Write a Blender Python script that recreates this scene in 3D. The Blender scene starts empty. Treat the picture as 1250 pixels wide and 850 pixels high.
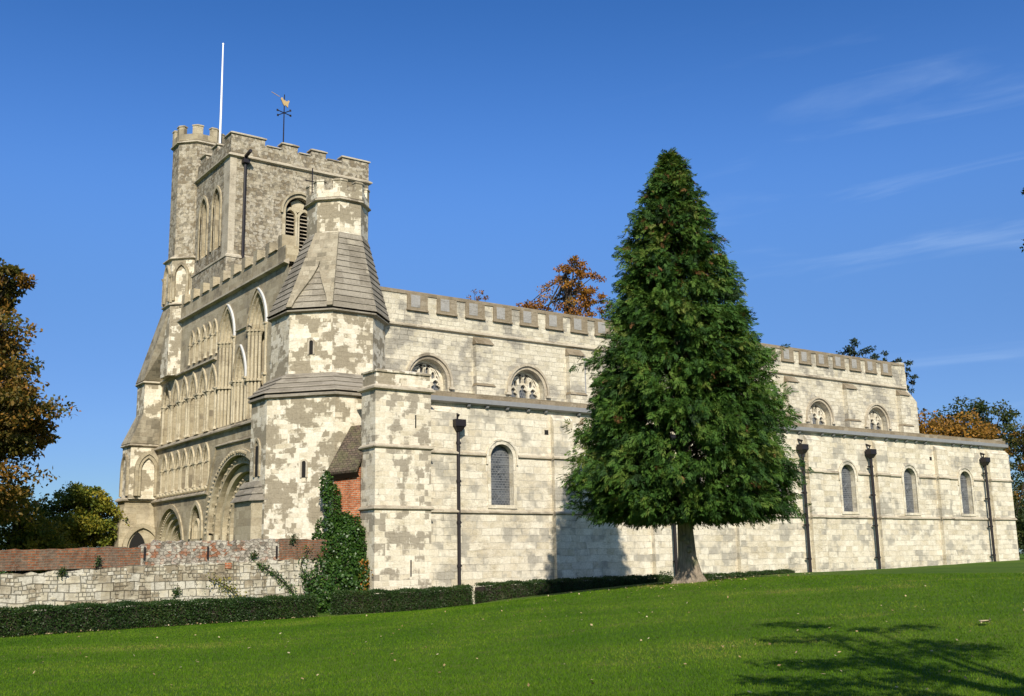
import bpy, bmesh, math, random
import numpy as np
from mathutils import Vector, Matrix
R = math.radians
random.seed(5); rng = np.random.default_rng(5)
S = bpy.context.scene
COL = S.collection

# ------------------------------------------------------------------ camera
CAM = Vector((-18.986, -35.207, 1.494))
PITCH, ROLL, YAW = R(11.1708), R(-1.0075), R(54.3362)
cd = bpy.data.cameras.new('camera'); cam = bpy.data.objects.new('camera', cd); COL.objects.link(cam)
cd.sensor_fit = 'HORIZONTAL'; cd.sensor_width = 36; cd.lens = 1316.98 * 36 / 1250
cd.clip_start = .1; cd.clip_end = 3000
Fv = Vector((math.cos(YAW) * math.cos(PITCH), math.sin(YAW) * math.cos(PITCH), math.sin(PITCH)))
Rv = Vector((math.sin(YAW), -math.cos(YAW), 0)); Uv = Rv.cross(Fv)
R2 = Rv * math.cos(ROLL) + Uv * math.sin(ROLL); U2 = -Rv * math.sin(ROLL) + Uv * math.cos(ROLL)
cam.matrix_world = Matrix(((R2.x, U2.x, -Fv.x, CAM.x), (R2.y, U2.y, -Fv.y, CAM.y), (R2.z, U2.z, -Fv.z, CAM.z), (0, 0, 0, 1)))
S.camera = cam

# ------------------------------------------------------------------ sky, sun, exposure
SUN_EL, SUN_AZ = R(34), R(207)          # the sun stands in the south-south-west (+y is north)
W = bpy.data.worlds.new('World'); S.world = W; W.use_nodes = True
nt = W.node_tree; nt.nodes.clear()
def wn(t, **k):
    n = nt.nodes.new(t)
    for a, b in k.items(): setattr(n, a, b)
    return n
sky = wn('ShaderNodeTexSky', sky_type='NISHITA', sun_disc=False, sun_elevation=SUN_EL, sun_rotation=SUN_AZ,
         altitude=100, air_density=1.0, dust_density=.6, ozone_density=2.2)
hsv = wn('ShaderNodeHueSaturation'); hsv.inputs['Saturation'].default_value = 1.36; hsv.inputs['Value'].default_value = 1.0
hsv.inputs['Hue'].default_value = .524
nt.links.new(sky.outputs[0], hsv.inputs['Color'])
tc = wn('ShaderNodeTexCoord')
sep = wn('ShaderNodeSeparateXYZ'); nt.links.new(tc.outputs['Generated'], sep.inputs[0])
# thin streaky cirrus, placed by direction in the sky: azimuth stretched into long wisps
def wmath(op, a, b=None, c=None):
    n = wn('ShaderNodeMath', operation=op)
    for i, v in enumerate((a, b, c)):
        if v is None: continue
        if isinstance(v, (int, float)): n.inputs[i].default_value = v
        else: nt.links.new(v, n.inputs[i])
    return n.outputs[0]
az = wmath('ARCTAN2', sep.outputs[0], sep.outputs[1])
el = wmath('ARCSINE', sep.outputs[2])
tilt = wmath('SUBTRACT', el, wmath('MULTIPLY', az, .07))
cmb = wn('ShaderNodeCombineXYZ'); nt.links.new(wmath('MULTIPLY', az, 3.2), cmb.inputs[0]); nt.links.new(wmath('MULTIPLY', tilt, 24), cmb.inputs[1])
cn = wn('ShaderNodeTexNoise'); cn.inputs['Scale'].default_value = 1.0; cn.inputs['Detail'].default_value = 6; cn.inputs['Roughness'].default_value = .55
cn.inputs['Distortion'].default_value = .6
nt.links.new(cmb.outputs[0], cn.inputs['Vector'])
cr = wn('ShaderNodeMapRange', interpolation_type='SMOOTHSTEP'); cr.inputs[1].default_value = .53; cr.inputs[2].default_value = .82
nt.links.new(cn.outputs[0], cr.inputs[0])
azm = wn('ShaderNodeMapRange', interpolation_type='SMOOTHSTEP'); azm.inputs[1].default_value = .66; azm.inputs[2].default_value = 1.02
nt.links.new(az, azm.inputs[0])
elm = wn('ShaderNodeMapRange', interpolation_type='SMOOTHSTEP'); elm.inputs[1].default_value = .52; elm.inputs[2].default_value = .3
nt.links.new(el, elm.inputs[0])
cov = wmath('MULTIPLY', wmath('MULTIPLY', cr.outputs[0], azm.outputs[0]), wmath('MULTIPLY', elm.outputs[0], .27))
# clear, dry autumn air: the whole dome keeps its blue down to the horizon
er = wn('ShaderNodeMapRange'); er.inputs[1].default_value = 0; er.inputs[2].default_value = R(32); nt.links.new(el, er.inputs[0])
rp_ = wn('ShaderNodeValToRGB'); nt.links.new(er.outputs[0], rp_.inputs[0]); ee = rp_.color_ramp.elements
stops = [(3, (.36, .48, .70)), (7, (.47, .58, .76)), (13.5, (.80, .88, .80)), (20, (1.36, 1.40, 1.18)), (29, (.92, 1.14, .94))]
ee[0].position = stops[0][0] / 32; ee[1].position = stops[-1][0] / 32
ee[0].color = (*(v_ / 1.4 for v_ in stops[0][1]), 1); ee[1].color = (*(v_ / 1.4 for v_ in stops[-1][1]), 1)
for d_, c_ in stops[1:-1]:
    k_ = ee.new(d_ / 32); k_.color = (*(v_ / 1.4 for v_ in c_), 1)
rp_.color_ramp.interpolation = 'B_SPLINE'
tm = wn('ShaderNodeMix', data_type='RGBA', blend_type='MULTIPLY'); tm.inputs[0].default_value = 1; nt.links.new(hsv.outputs[0], tm.inputs[6]); nt.links.new(rp_.outputs[0], tm.inputs[7])
mx = wn('ShaderNodeMix', data_type='RGBA'); nt.links.new(cov, mx.inputs[0]); nt.links.new(tm.outputs[2], mx.inputs[6])
mx.inputs[7].default_value = (3.6, 4.5, 5.6, 1)
bg = wn('ShaderNodeBackground'); bg.inputs[1].default_value = .147
nt.links.new(mx.outputs[2], bg.inputs[0])
wo = wn('ShaderNodeOutputWorld'); nt.links.new(bg.outputs[0], wo.inputs[0])

sl = bpy.data.lights.new('sun', 'SUN'); sl.energy = 4.4; sl.angle = R(.5); sl.color = (1, .93, .80)
so = bpy.data.objects.new('sun', sl); COL.objects.link(so)
LD = Vector((-math.sin(SUN_AZ) * math.cos(SUN_EL), -math.cos(SUN_AZ) * math.cos(SUN_EL), -math.sin(SUN_EL)))
so.rotation_euler = LD.to_track_quat('-Z', 'Y').to_euler(); so.location = (-40, -60, 60)
S.view_settings.view_transform = 'Standard'; S.view_settings.look = 'None'
S.view_settings.exposure = 0.44; S.view_settings.gamma = 1; S.view_settings.use_curve_mapping = False
S.cycles.max_bounces = 6; S.cycles.transparent_max_bounces = 4

# ------------------------------------------------------------------ node helper
class N:
    def __init__(s, name):
        s.m = bpy.data.materials.new(name); s.m.use_nodes = True; s.t = s.m.node_tree; s.t.nodes.clear()
    def n(s, t, ins=None, **k):
        n = s.t.nodes.new(t)
        for a, b in k.items(): setattr(n, a, b)
        for a, b in (ins or {}).items(): s.set(n.inputs[a], b)
        return n
    def set(s, sock, v):
        if isinstance(v, bpy.types.NodeSocket): s.t.links.new(v, sock)
        else:
            if isinstance(v, tuple) and len(v) == 3 and sock.type == 'RGBA': v = (*v, 1)
            sock.default_value = v
    def math(s, op, a, b=0.0, c=0.0): return s.n('ShaderNodeMath', {0: a, 1: b, 2: c}, operation=op).outputs[0]
    def mix(s, f, a, b, bt='MIX'): return s.n('ShaderNodeMix', {0: f, 6: a, 7: b}, data_type='RGBA', blend_type=bt).outputs[2]
    def noise(s, vec, sc, det=4, rough=.55, dist=0): return s.n('ShaderNodeTexNoise', {'Vector': vec, 'Scale': sc, 'Detail': det, 'Roughness': rough, 'Distortion': dist})
    def step(s, v, a, b, o0=0.0, o1=1.0): return s.n('ShaderNodeMapRange', {0: v, 1: a, 2: b, 3: o0, 4: o1}, interpolation_type='SMOOTHSTEP').outputs[0]
    def bump(s, h, st, d=.02): return s.n('ShaderNodeBump', {'Height': h, 'Strength': st, 'Distance': d}).outputs[0]
    def out(s, col, rough=.9, nrm=None, spec=.2, **k):
        p = s.n('ShaderNodeBsdfPrincipled', {'Base Color': col, 'Roughness': rough, 'Specular IOR Level': spec})
        if nrm is not None: s.set(p.inputs['Normal'], nrm)
        for a, b in k.items(): s.set(p.inputs[a], b)
        s.t.links.new(p.outputs[0], s.n('ShaderNodeOutputMaterial').inputs[0]); return s.m

def stone(name, cols, patch, thr, bw, bh, mort=.012, mcol=.72, pscale=.45, rw=.3, soft=.035, dist=.05, stain=(.2, .17, .12), stain_amt=.35,
          bump=.5, mottle=0.0, thr2=None, patch2=None, rubble=False):
    """Coursed masonry in metres (uv): per-block tint, blocky repair patches, weather stains, joints, grain."""
    g = N(name)
    uv = g.n('ShaderNodeUVMap').outputs[0]; pos = g.n('ShaderNodeNewGeometry').outputs['Position']
    nd = g.noise(pos, 1.3, 3)
    duv = g.n('ShaderNodeVectorMath', {0: uv, 1: g.n('ShaderNodeVectorMath', {0: g.n('ShaderNodeVectorMath', {0: nd.outputs['Color'], 1: (.5, .5, .5)}, operation='SUBTRACT').outputs[0], 'Scale': dist}, operation='SCALE').outputs[0]}).outputs[0]
    bk = g.n('ShaderNodeTexBrick', {'Vector': duv, 'Color1': (0, 0, 0), 'Color2': (1, 1, 1), 'Mortar': (.5, .5, .5), 'Scale': 1.0, 'Mortar Size': mort,
                                     'Mortar Smooth': .4, 'Bias': 0.0, 'Brick Width': bw, 'Row Height': bh}, offset=.5, squash=.72, squash_frequency=3)
    r = g.n('ShaderNodeSeparateColor', {0: bk.outputs['Color']}).outputs[0]
    bf = bk.outputs['Fac']
    if rubble == 'mixed':   # squared rubble: large blocks and small packing by turns
        b3 = g.n('ShaderNodeTexBrick', {'Vector': g.n('ShaderNodeVectorMath', {0: duv, 1: (.13, .05, 0)}).outputs[0], 'Color1': (0, 0, 0), 'Color2': (1, 1, 1), 'Mortar': (.5, .5, .5), 'Scale': 1.0, 'Mortar Size': mort * .8,
                                         'Mortar Smooth': .5, 'Brick Width': bw * .45, 'Row Height': bh * .46}, offset=.42, squash=.6, squash_frequency=2)
        sel = g.step(g.noise(pos, 1.9, 3, .5).outputs[0], .50, .53)
        r = g.n('ShaderNodeMix', {0: sel, 2: r, 3: g.n('ShaderNodeSeparateColor', {0: b3.outputs['Color']}).outputs[0]}).outputs[0]
        bf = g.n('ShaderNodeMix', {0: sel, 2: bf, 3: b3.outputs['Fac']}).outputs[0]
    elif rubble:   # irregular stones instead of courses
        ru = g.n('ShaderNodeMapping', {0: duv, 3: (1 / bw, 1 / bh, 1)}).outputs[0]
        v1 = g.n('ShaderNodeTexVoronoi', {'Vector': ru, 'Scale': 1.0, 'Randomness': .75}, voronoi_dimensions='2D', distance='CHEBYCHEV')
        v2 = g.n('ShaderNodeTexVoronoi', {'Vector': ru, 'Scale': 1.0, 'Randomness': .75}, voronoi_dimensions='2D', feature='DISTANCE_TO_EDGE')
        r = g.n('ShaderNodeSeparateColor', {0: v1.outputs['Color']}).outputs[0]; bf = g.step(v2.outputs['Distance'], .09, .03)
    bk2 = g.n('ShaderNodeTexBrick', {'Vector': duv, 'Color1': (0, 0, 0), 'Color2': (1, 1, 1), 'Mortar': (.5, .5, .5), 'Scale': 1.0, 'Mortar Size': 0.0,
                                     'Brick Width': bw * 1.7, 'Row Height': bh * 2}, offset=.37)
    rb = g.n('ShaderNodeSeparateColor', {0: bk2.outputs['Color']}).outputs[0]
    n1 = g.noise(pos, pscale, 4, .6).outputs[0]
    n2 = g.noise(pos, 2.3, 5, .65).outputs[0]
    n3 = g.noise(pos, 14, 4, .7).outputs[0]
    n4 = g.noise(pos, .9, 5, .6).outputs[0]
    tint = g.math('ADD', g.math('MULTIPLY', r, .55), g.math('MULTIPLY', n2, .5))
    ramp = g.n('ShaderNodeValToRGB', {0: tint}); e = ramp.color_ramp.elements
    ps = np.linspace(.18, .85, len(cols))
    e[0].position = ps[0]; e[0].color = (*cols[0], 1); e[1].position = ps[-1]; e[1].color = (*cols[-1], 1)
    for q, c in list(zip(ps, cols))[1:-1]:
        k = e.new(q); k.color = (*c, 1)
    c = ramp.outputs[0]
    # weather stains with a ragged outline
    c = g.mix(g.math('MULTIPLY', g.step(n4, .52, .72), stain_amt), c, stain)
    f = g.math('ADD', g.math('MULTIPLY', n1, 1 - rw), g.math('ADD', g.math('MULTIPLY', r, rw * .55), g.math('MULTIPLY', rb, rw * .45)))
    f = g.math('ADD', f, g.math('MULTIPLY', g.math('SUBTRACT', n3, .5), .14))
    pc = g.mix(g.math('MULTIPLY', n2, .5), patch, tuple(x * .72 for x in patch))
    c = g.mix(g.step(f, thr - soft, thr + soft), c, pc)
    if thr2 is not None:
        c = g.mix(g.step(f, thr2 + soft, thr2 - soft), c, g.mix(n2, patch2, tuple(x * .7 for x in patch2)))
    if mottle:
        v = g.n('ShaderNodeTexVoronoi', {'Vector': uv, 'Scale': 7.0})
        vr = g.n('ShaderNodeSeparateColor', {0: v.outputs['Color']})
        c = g.mix(g.math('MULTIPLY', g.step(vr.outputs[0], .62, .70), mottle), c, (.16, .14, .11))
        c = g.mix(g.math('MULTIPLY', g.step(vr.outputs[1], .72, .78), mottle * .9), c, (.52, .47, .38))
    n5 = g.noise(pos, 5.5, 5, .75).outputs[0]
    st = g.noise(g.n('ShaderNodeMapping', {0: pos, 3: (2.6, 2.6, .22)}).outputs[0], 1.0, 5, .7).outputs[0]     # rain run-off streaks
    c = g.mix(g.math('MULTIPLY', g.step(st, .55, .75), .42), c, g.mix(.55, c, stain))
    c = g.mix(g.math('MULTIPLY', g.step(n5, .54, .7), .42), c, g.mix(.5, c, (.12, .10, .07)))
    ck = g.noise(g.n('ShaderNodeMapping', {0: pos, 3: (1.1, 1.1, 9.0)}).outputs[0], 1.0, 5, .6, .4).outputs[0]
    c = g.mix(g.math('MULTIPLY', g.step(g.math('ABSOLUTE', g.math('SUBTRACT', ck, .5)), .018, .004), g.math('MULTIPLY', g.step(n4, .42, .58), .55)), c, g.mix(1.0, c, (.42, .38, .32), 'MULTIPLY'))
    jf = g.math('MULTIPLY', bf, g.step(n2, .42, .68) if not rubble else 1.0)
    c = g.mix(jf, c, g.mix(1.0, c, (mcol, mcol, mcol), 'MULTIPLY'))
    c = g.mix(1.0, c, g.n('ShaderNodeCombineColor', {0: g.step(n3, .2, .8, .82, 1.14), 1: g.step(n3, .2, .8, .82, 1.14), 2: g.step(n3, .2, .8, .80, 1.14)}).outputs[0], 'MULTIPLY')
    h = g.math('ADD', g.math('MULTIPLY', bf, -.8), g.math('ADD', g.math('MULTIPLY', n3, .7), g.math('ADD', g.math('MULTIPLY', r, .5), g.math('MULTIPLY', n2, .6))))
    return g.out(c, .92, g.bump(h, bump, .03), .1)

CREAM = [(.50, .43, .305), (.66, .59, .46), (.74, .675, .55), (.60, .52, .385), (.71, .65, .54)]
M = {}
M['aisle'] = stone('cream_ashlar', [tuple(v_ * .95 for v_ in c_) for c_ in CREAM], (.40, .365, .30), .565, .66, .28, mort=.010, pscale=1.0, rw=.24, soft=.06, dist=.14, stain=(.47, .40, .28), stain_amt=.75, mcol=.66, bump=.75)
M['clere'] = stone('weathered_clunch', [(.42, .365, .265), (.54, .485, .37), (.62, .565, .45), (.49, .435, .33), (.58, .53, .425)], (.35, .32, .265), .56, .44, .22, mort=.012, pscale=.9, rw=.2, soft=.06, dist=.1, stain=(.38, .345, .28), stain_amt=.75, mcol=.55, bump=.8)
M['butt'] = stone('patched_ashlar', CREAM, (.35, .305, .235), .535, .42, .22, mort=.008, pscale=1.1, rw=.26, soft=.025, dist=.1, stain_amt=.2, stain=(.45, .39, .28))
M['turret'] = stone('rendered_turret_stone', CREAM, (.33, .28, .20), .50, .34, .19, mort=.006, mcol=.85, pscale=1.15, rw=.22, soft=.022, dist=.12, stain_amt=.25, stain=(.4, .34, .24))
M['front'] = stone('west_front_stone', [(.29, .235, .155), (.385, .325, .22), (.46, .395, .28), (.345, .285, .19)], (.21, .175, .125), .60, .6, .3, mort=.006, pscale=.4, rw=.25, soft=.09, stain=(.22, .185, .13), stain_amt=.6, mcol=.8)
M['shaft'] = stone('carved_stone', [(.35, .29, .19), (.46, .395, .275), (.53, .46, .335), (.41, .345, .23)], (.26, .215, .15), .66, .5, .8, mort=.004, pscale=.9, rw=.2, soft=.1, stain=(.26, .21, .14), stain_amt=.5)
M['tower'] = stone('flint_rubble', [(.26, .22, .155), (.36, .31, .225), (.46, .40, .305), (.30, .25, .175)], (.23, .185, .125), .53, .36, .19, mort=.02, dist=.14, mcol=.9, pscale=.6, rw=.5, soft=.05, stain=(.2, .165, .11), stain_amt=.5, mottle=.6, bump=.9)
M['weather'] = stone('weathering_slabs', [(.19, .165, .13), (.26, .228, .18), (.31, .275, .22), (.22, .19, .15)], (.37, .325, .25), .67, .75, .6, mort=.006, mcol=.7, pscale=.9, rw=.3, soft=.05, stain=(.15, .13, .10), stain_amt=.5)
M['splay'] = stone('weathered_splay', [(.27, .225, .16), (.34, .29, .21), (.40, .35, .26), (.30, .25, .18)], (.21, .18, .13), .56, .4, .22, mort=.01, pscale=.8, rw=.3, soft=.06, dist=.12, stain=(.17, .145, .1), stain_amt=.5)
M['trim'] = stone('string_stone', [(.34, .29, .215), (.44, .38, .29), (.5, .44, .34), (.38, .32, .235)], (.24, .2, .15), .6, .9, .5, mort=.006, pscale=.8, rw=.3, soft=.06, stain=(.2, .165, .12), stain_amt=.5)
M['brown'] = stone('brown_coping', [(.17, .135, .09), (.23, .185, .125), (.27, .22, .155), (.195, .155, .105)], (.32, .27, .2), .64, .4, .3, mort=.01, pscale=1.2, rw=.3, soft=.05, stain=(.15, .12, .08), stain_amt=.5)
M['slate'] = stone('grey_infill', [(.26, .25, .235), (.32, .305, .285), (.36, .345, .32)], (.25, .235, .21), .62, .7, .9, mort=.004, pscale=1.2, rw=.2, stain_amt=.3)

def plain(name, col, rough=.7, var=.25, sc=8, metal=0, bump=.2):
    g = N(name); pos = g.n('ShaderNodeNewGeometry').outputs['Position']; n = g.noise(pos, sc, 5, .65).outputs[0]
    c = g.mix(n, tuple(x * (1 - var) for x in col), tuple(min(1, x * (1 + var)) for x in col))
    return g.out(c, rough, g.bump(n, bump, .01), .35, Metallic=metal)
M['lead'] = plain('lead_sheet', (.24, .24, .245), .55, .2, 4)
M['flash'] = plain('white_lead_flashing', (.55, .55, .55), .5, .12, 4)
M['iron'] = plain('black_cast_iron', (.018, .014, .015), .45, .4, 6)
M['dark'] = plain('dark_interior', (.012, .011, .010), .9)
M['louvre'] = plain('slate_louvre', (.13, .12, .105), .8, .3, 9)
M['pole'] = plain('white_painted_pole', (.8, .8, .78), .4, .06, 3)
M['gilt'] = plain('gilded_copper', (.42, .29, .13), .5, .25, 9, .2)
M['timber'] = plain('dark_timber', (.05, .035, .025), .8)
M['soil'] = plain('bare_soil', (.10, .075, .05), .95, .4, 6)

def brickmat(name, c1, c2, mort, bw, bh, ms=.012, extra=None):
    g = N(name); uv = g.n('ShaderNodeUVMap').outputs[0]; pos = g.n('ShaderNodeNewGeometry').outputs['Position']
    n1 = g.noise(pos, 1.1, 5, .7).outputs[0]; n2 = g.noise(pos, 9, 4, .7).outputs[0]
    d = g.n('ShaderNodeVectorMath', {0: uv, 1: g.n('ShaderNodeVectorMath', {0: g.noise(pos, 2.2, 2).outputs['Color'], 'Scale': .035}, operation='SCALE').outputs[0]}).outputs[0]
    b = g.n('ShaderNodeTexBrick', {'Vector': d, 'Color1': c1, 'Color2': c2, 'Mortar': mort, 'Scale': 1.0, 'Mortar Size': ms, 'Mortar Smooth': .3, 'Brick Width': bw, 'Row Height': bh})
    c = g.mix(g.step(n1, .45, .68, 0, .6), b.outputs[0], tuple(x * .35 for x in c1))
    if extra: c = g.mix(g.math('MULTIPLY', g.step(g.noise(pos, 1.6, 6, .8).outputs[0], .44, .60), .8), c, extra)
    c = g.mix(1.0, c, g.n('ShaderNodeCombineColor', {0: g.step(n2, .2, .8, .6, 1.35), 1: g.step(n2, .2, .8, .6, 1.3), 2: g.step(n2, .2, .8, .6, 1.3)}).outputs[0], 'MULTIPLY')
    return g.out(c, .9, g.bump(g.math('ADD', g.math('MULTIPLY', b.outputs['Fac'], -1), n2), .8, .03), .15)
M['brick'] = brickmat('red_brick', (.40, .115, .045), (.50, .18, .08), (.45, .36, .25), .23, .078)
M['oldbrick'] = brickmat('old_weathered_brick', (.19, .070, .034), (.28, .115, .055), (.17, .135, .095), .24, .08, .018, (.15, .12, .088))
M['tile'] = brickmat('brown_roof_tile', (.10, .08, .062), (.155, .115, .085), (.05, .04, .03), .17, .10, .01, (.12, .115, .06))
M['rubble'] = stone('rubble_wall_stone', [(.30, .25, .165), (.42, .37, .275), (.56, .50, .38), (.46, .40, .29)], (.27, .22, .15), .56, .46, .26, mort=.018, mcol=.42, pscale=1.4, rw=.5, soft=.05, dist=.16, stain=(.17, .13, .085), stain_amt=.6, bump=.9, mottle=.2, thr2=.43, patch2=(.62, .57, .47), rubble='mixed')
M['flintwall'] = stone('flint_wall', [(.28, .24, .19), (.40, .36, .30), (.30, .25, .2), (.46, .42, .36)], (.33, .15, .085), .57, .17, .10, mort=.02, mcol=.8, pscale=.9, rw=.4, soft=.05, dist=.09, stain=(.2, .15, .1), mottle=.75, bump=.9, rubble=True)

def glassmat(name, lead_w, bw, bh, off):
    g = N(name); uv = g.n('ShaderNodeUVMap').outputs[0]
    b = g.n('ShaderNodeTexBrick', {'Vector': uv, 'Color1': (0, 0, 0), 'Color2': (1, 1, 1), 'Mortar': (.5, .5, .5), 'Scale': 1.0, 'Mortar Size': lead_w, 'Brick Width': bw, 'Row Height': bh}, offset=off)
    r = g.n('ShaderNodeSeparateColor', {0: b.outputs[0]}).outputs[0]
    c = g.mix(r, (.030, .033, .040), (.105, .11, .118))
    c = g.mix(b.outputs['Fac'], c, (.17, .17, .17))
    pn = g.noise(g.n('ShaderNodeNewGeometry').outputs['Position'], 1.7, 3, .6).outputs[0]; c = g.mix(g.step(pn, .42, .66, 0, .55), c, (.16, .165, .17))  # paler blotches: uneven reflections painted into the glass colour
    h = g.math('ADD', g.math('MULTIPLY', r, 1.2), g.math('ADD', g.math('MULTIPLY', pn, 3.0), g.math('MULTIPLY', b.outputs['Fac'], .6)))
    return g.out(c, .32, g.bump(h, .25, .02), .5)
M['glass'] = glassmat('leaded_glass', .011, .14, .10, .5)
M['diaglass'] = glassmat('diamond_leaded_glass', .012, .11, .15, .5)

# ------------------------------------------------------------------ mesh builder
class MB:
    def __init__(s): s.v = []; s.f = []
    def add(s, vs, fs):
        b = len(s.v); s.v += [tuple(v) for v in vs]; s.f += [tuple(b + i for i in f) for f in fs]; return s
    def box(s, x0, x1, y0, y1, z0, z1):
        return s.add([(x, y, z) for x in (x0, x1) for y in (y0, y1) for z in (z0, z1)], [(0, 1, 3, 2), (4, 6, 7, 5), (0, 4, 5, 1), (2, 3, 7, 6), (0, 2, 6, 4), (1, 5, 7, 3)])
    def loft(s, pa, za, pb, zb, cap0=True, cap1=True):
        n = len(pa); vs = [(x, y, za) for x, y in pa] + [(x, y, zb) for x, y in pb]
        fs = [(i, (i + 1) % n, n + (i + 1) % n, n + i) for i in range(n)]
        if cap0: fs.append(tuple(reversed(range(n))))
        if cap1: fs.append(tuple(range(n, 2 * n)))
        return s.add(vs, fs)
    def prism(s, p, z0, z1): return s.loft(p, z0, p, z1)
    def tube(s, pts, rs, n=8, caps=True):
        pts = [Vector(p) for p in pts]
        if not isinstance(rs, (list, tuple)): rs = [rs] * len(pts)
        base = len(s.v); up = Vector((.3, .2, 1)).normalized()
        for i, p in enumerate(pts):
            d = (pts[min(i + 1, len(pts) - 1)] - pts[max(i - 1, 0)]).normalized()
            a = d.cross(up if abs(d.dot(up)) < .95 else Vector((1, 0, 0))).normalized(); b = d.cross(a)
            for k in range(n):
                t = 2 * math.pi * k / n; s.v.append(tuple(p + (a * math.cos(t) + b * math.sin(t)) * rs[i]))
        for i in range(len(pts) - 1):
            for k in range(n):
                k2 = (k + 1) % n; s.f.append((base + i * n + k, base + i * n + k2, base + (i + 1) * n + k2, base + (i + 1) * n + k))
        if caps:
            s.f.append(tuple(base + k for k in range(n))); s.f.append(tuple(base + (len(pts) - 1) * n + k for k in range(n)))
        return s
    def panel(s, fm, outer, holes=(), w=0.0):
        """flat wall at depth w with openings; each hole = (outline, reveal depth, backed)."""
        bm = bmesh.new(); edges = []
        for poly in [outer] + [h[0] for h in holes]:
            vs = [bm.verts.new((u, v, 0)) for u, v in poly]
            edges += [bm.edges.new((vs[i], vs[(i + 1) % len(vs)])) for i in range(len(vs))]
        bmesh.ops.triangle_fill(bm, edges=edges, use_beauty=True, use_dissolve=False)
        bm.verts.index_update(); base = len(s.v)
        s.v += [tuple(fm(v.co.x, v.co.y, w)) for v in bm.verts]
        s.f += [tuple(base + v.index for v in f.verts) for f in bm.faces]
        bm.free()
        for poly, d, back in holes:
            n = len(poly); b = len(s.v)
            s.v += [tuple(fm(u, v, w)) for u, v in poly] + [tuple(fm(u, v, w - d)) for u, v in poly]
            s.f += [(b + i, b + (i + 1) % n, b + n + (i + 1) % n, b + n + i) for i in range(n)]
            if back: s.f.append(tuple(range(b + n, b + 2 * n)))
        return s
    def slab(s, fm, poly, w0, w1):
        n = len(poly); vs = [fm(u, v, w0) for u, v in poly] + [fm(u, v, w1) for u, v in poly]
        return s.add(vs, [(i, (i + 1) % n, n + (i + 1) % n, n + i) for i in range(n)] + [tuple(range(n, 2 * n)), tuple(reversed(range(n)))])
    def ring(s, fm, a, b, w0, w1):
        """moulding between two open outlines of equal length, from depth w0 out to w1"""
        n = len(a); vs = [fm(*p, w0) for p in a] + [fm(*p, w1) for p in a] + [fm(*p, w1) for p in b] + [fm(*p, w0) for p in b]
        fs = []
        for i in range(n - 1):
            for k in range(3): fs.append((k * n + i, k * n + i + 1, (k + 1) * n + i + 1, (k + 1) * n + i))
        fs += [(0, n, 2 * n, 3 * n), (n - 1, 2 * n - 1, 3 * n - 1, 4 * n - 1)]
        return s.add(vs, fs)
    def build(s, name, mat, parent=None, smooth=False, loc=None):
        me = bpy.data.meshes.new(name); me.from_pydata(s.v, [], s.f); me.update()
        uvl = me.uv_layers.new(name='UVMap'); up = Vector((0, 0, 1)); dat = []
        for p in me.polygons:
            nn = p.normal; t = up.cross(nn)
            t = Vector((1, 0, 0)) if t.length < .05 else t.normalized()
            # keep the direction of u stable between neighbouring faces
            if abs(t.x) >= abs(t.y):
                if t.x < 0: t = -t
            elif t.y < 0: t = -t
            b = nn.cross(t)
            if b.z < 0 or (abs(b.z) < .05 and b.y < 0): b = -b
            for vi in p.vertices:
                co = Vector(s.v[vi]); dat += [co.dot(t), co.dot(b)]
        uvl.data.foreach_set('uv', dat)
        if smooth: me.polygons.foreach_set('use_smooth', [True] * len(me.polygons))
        me.materials.append(mat)
        o = bpy.data.objects.new(name, me); COL.objects.link(o)
        if parent: o.parent = parent
        if loc: o.location = loc
        return o
def fS(Y): return lambda u, v, w: (u, Y - w, v)
def fW(X): return lambda u, v, w: (X - w, u, v)
def fP(p0, p1):
    a = Vector((*p0, 0)); t = (Vector((*p1, 0)) - a).normalized(); nrm = Vector((t.y, -t.x, 0))
    return lambda u, v, w: tuple(a + t * u + nrm * w + Vector((0, 0, v)))
def arch(cx, hw, z0, zs, h=None, n=9, d=0.0):
    """outline from the left foot over the arch to the right foot; d grows it outward."""
    h = hw if h is None else h; hw += d; h += d * (1.15 if h > hw - d + .01 else 1)
    Rr = (hw * hw + h * h) / (2 * hw); th = math.asin(min(1, h / Rr)); pts = [(cx - hw, z0)]
    for i in range(n + 1):
        t = th * i / n; pts.append((cx - hw + Rr - Rr * math.cos(t), zs + Rr * math.sin(t)))
    left = pts[1:-1]
    return pts + [(2 * cx - u, v) for u, v in reversed(left)] + [(cx + hw, z0)]
def rect(u0, u1, v0, v1): return [(u0, v0), (u1, v0), (u1, v1), (u0, v1)]
def octo(cx, cy, a):
    s_ = a * math.tan(math.pi / 8)
    return [(cx - a, cy + s_), (cx - a, cy - s_), (cx - s_, cy - a), (cx + s_, cy - a), (cx + a, cy - s_), (cx + a, cy + s_), (cx + s_, cy + a), (cx - s_, cy + a)]
def grow(poly, d):
    """offset a convex plan outline outward"""
    cx = sum(p[0] for p in poly) / len(poly); cy = sum(p[1] for p in poly) / len(poly); out = []; n = len(poly)
    for i in range(n):
        p0, p1, p2 = (Vector(poly[(i + k) % n]) for k in (-1, 0, 1))
        def nr(a, b):
            t = (b - a).normalized(); m = Vector((t.y, -t.x))
            return m if m.dot((a + b) / 2 - Vector((cx, cy))) > 0 else -m
        n1, n2 = nr(p0, p1), nr(p1, p2); b = (n1 + n2); b = b / max(.3, b.dot(n1)) if b.length > 1e-6 else n1
        out.append(tuple(p1 + b * d))
    return out
def lerp(pa, pb, t): return [(a[0] + (b[0] - a[0]) * t, a[1] + (b[1] - a[1]) * t) for a, b in zip(pa, pb)]
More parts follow.
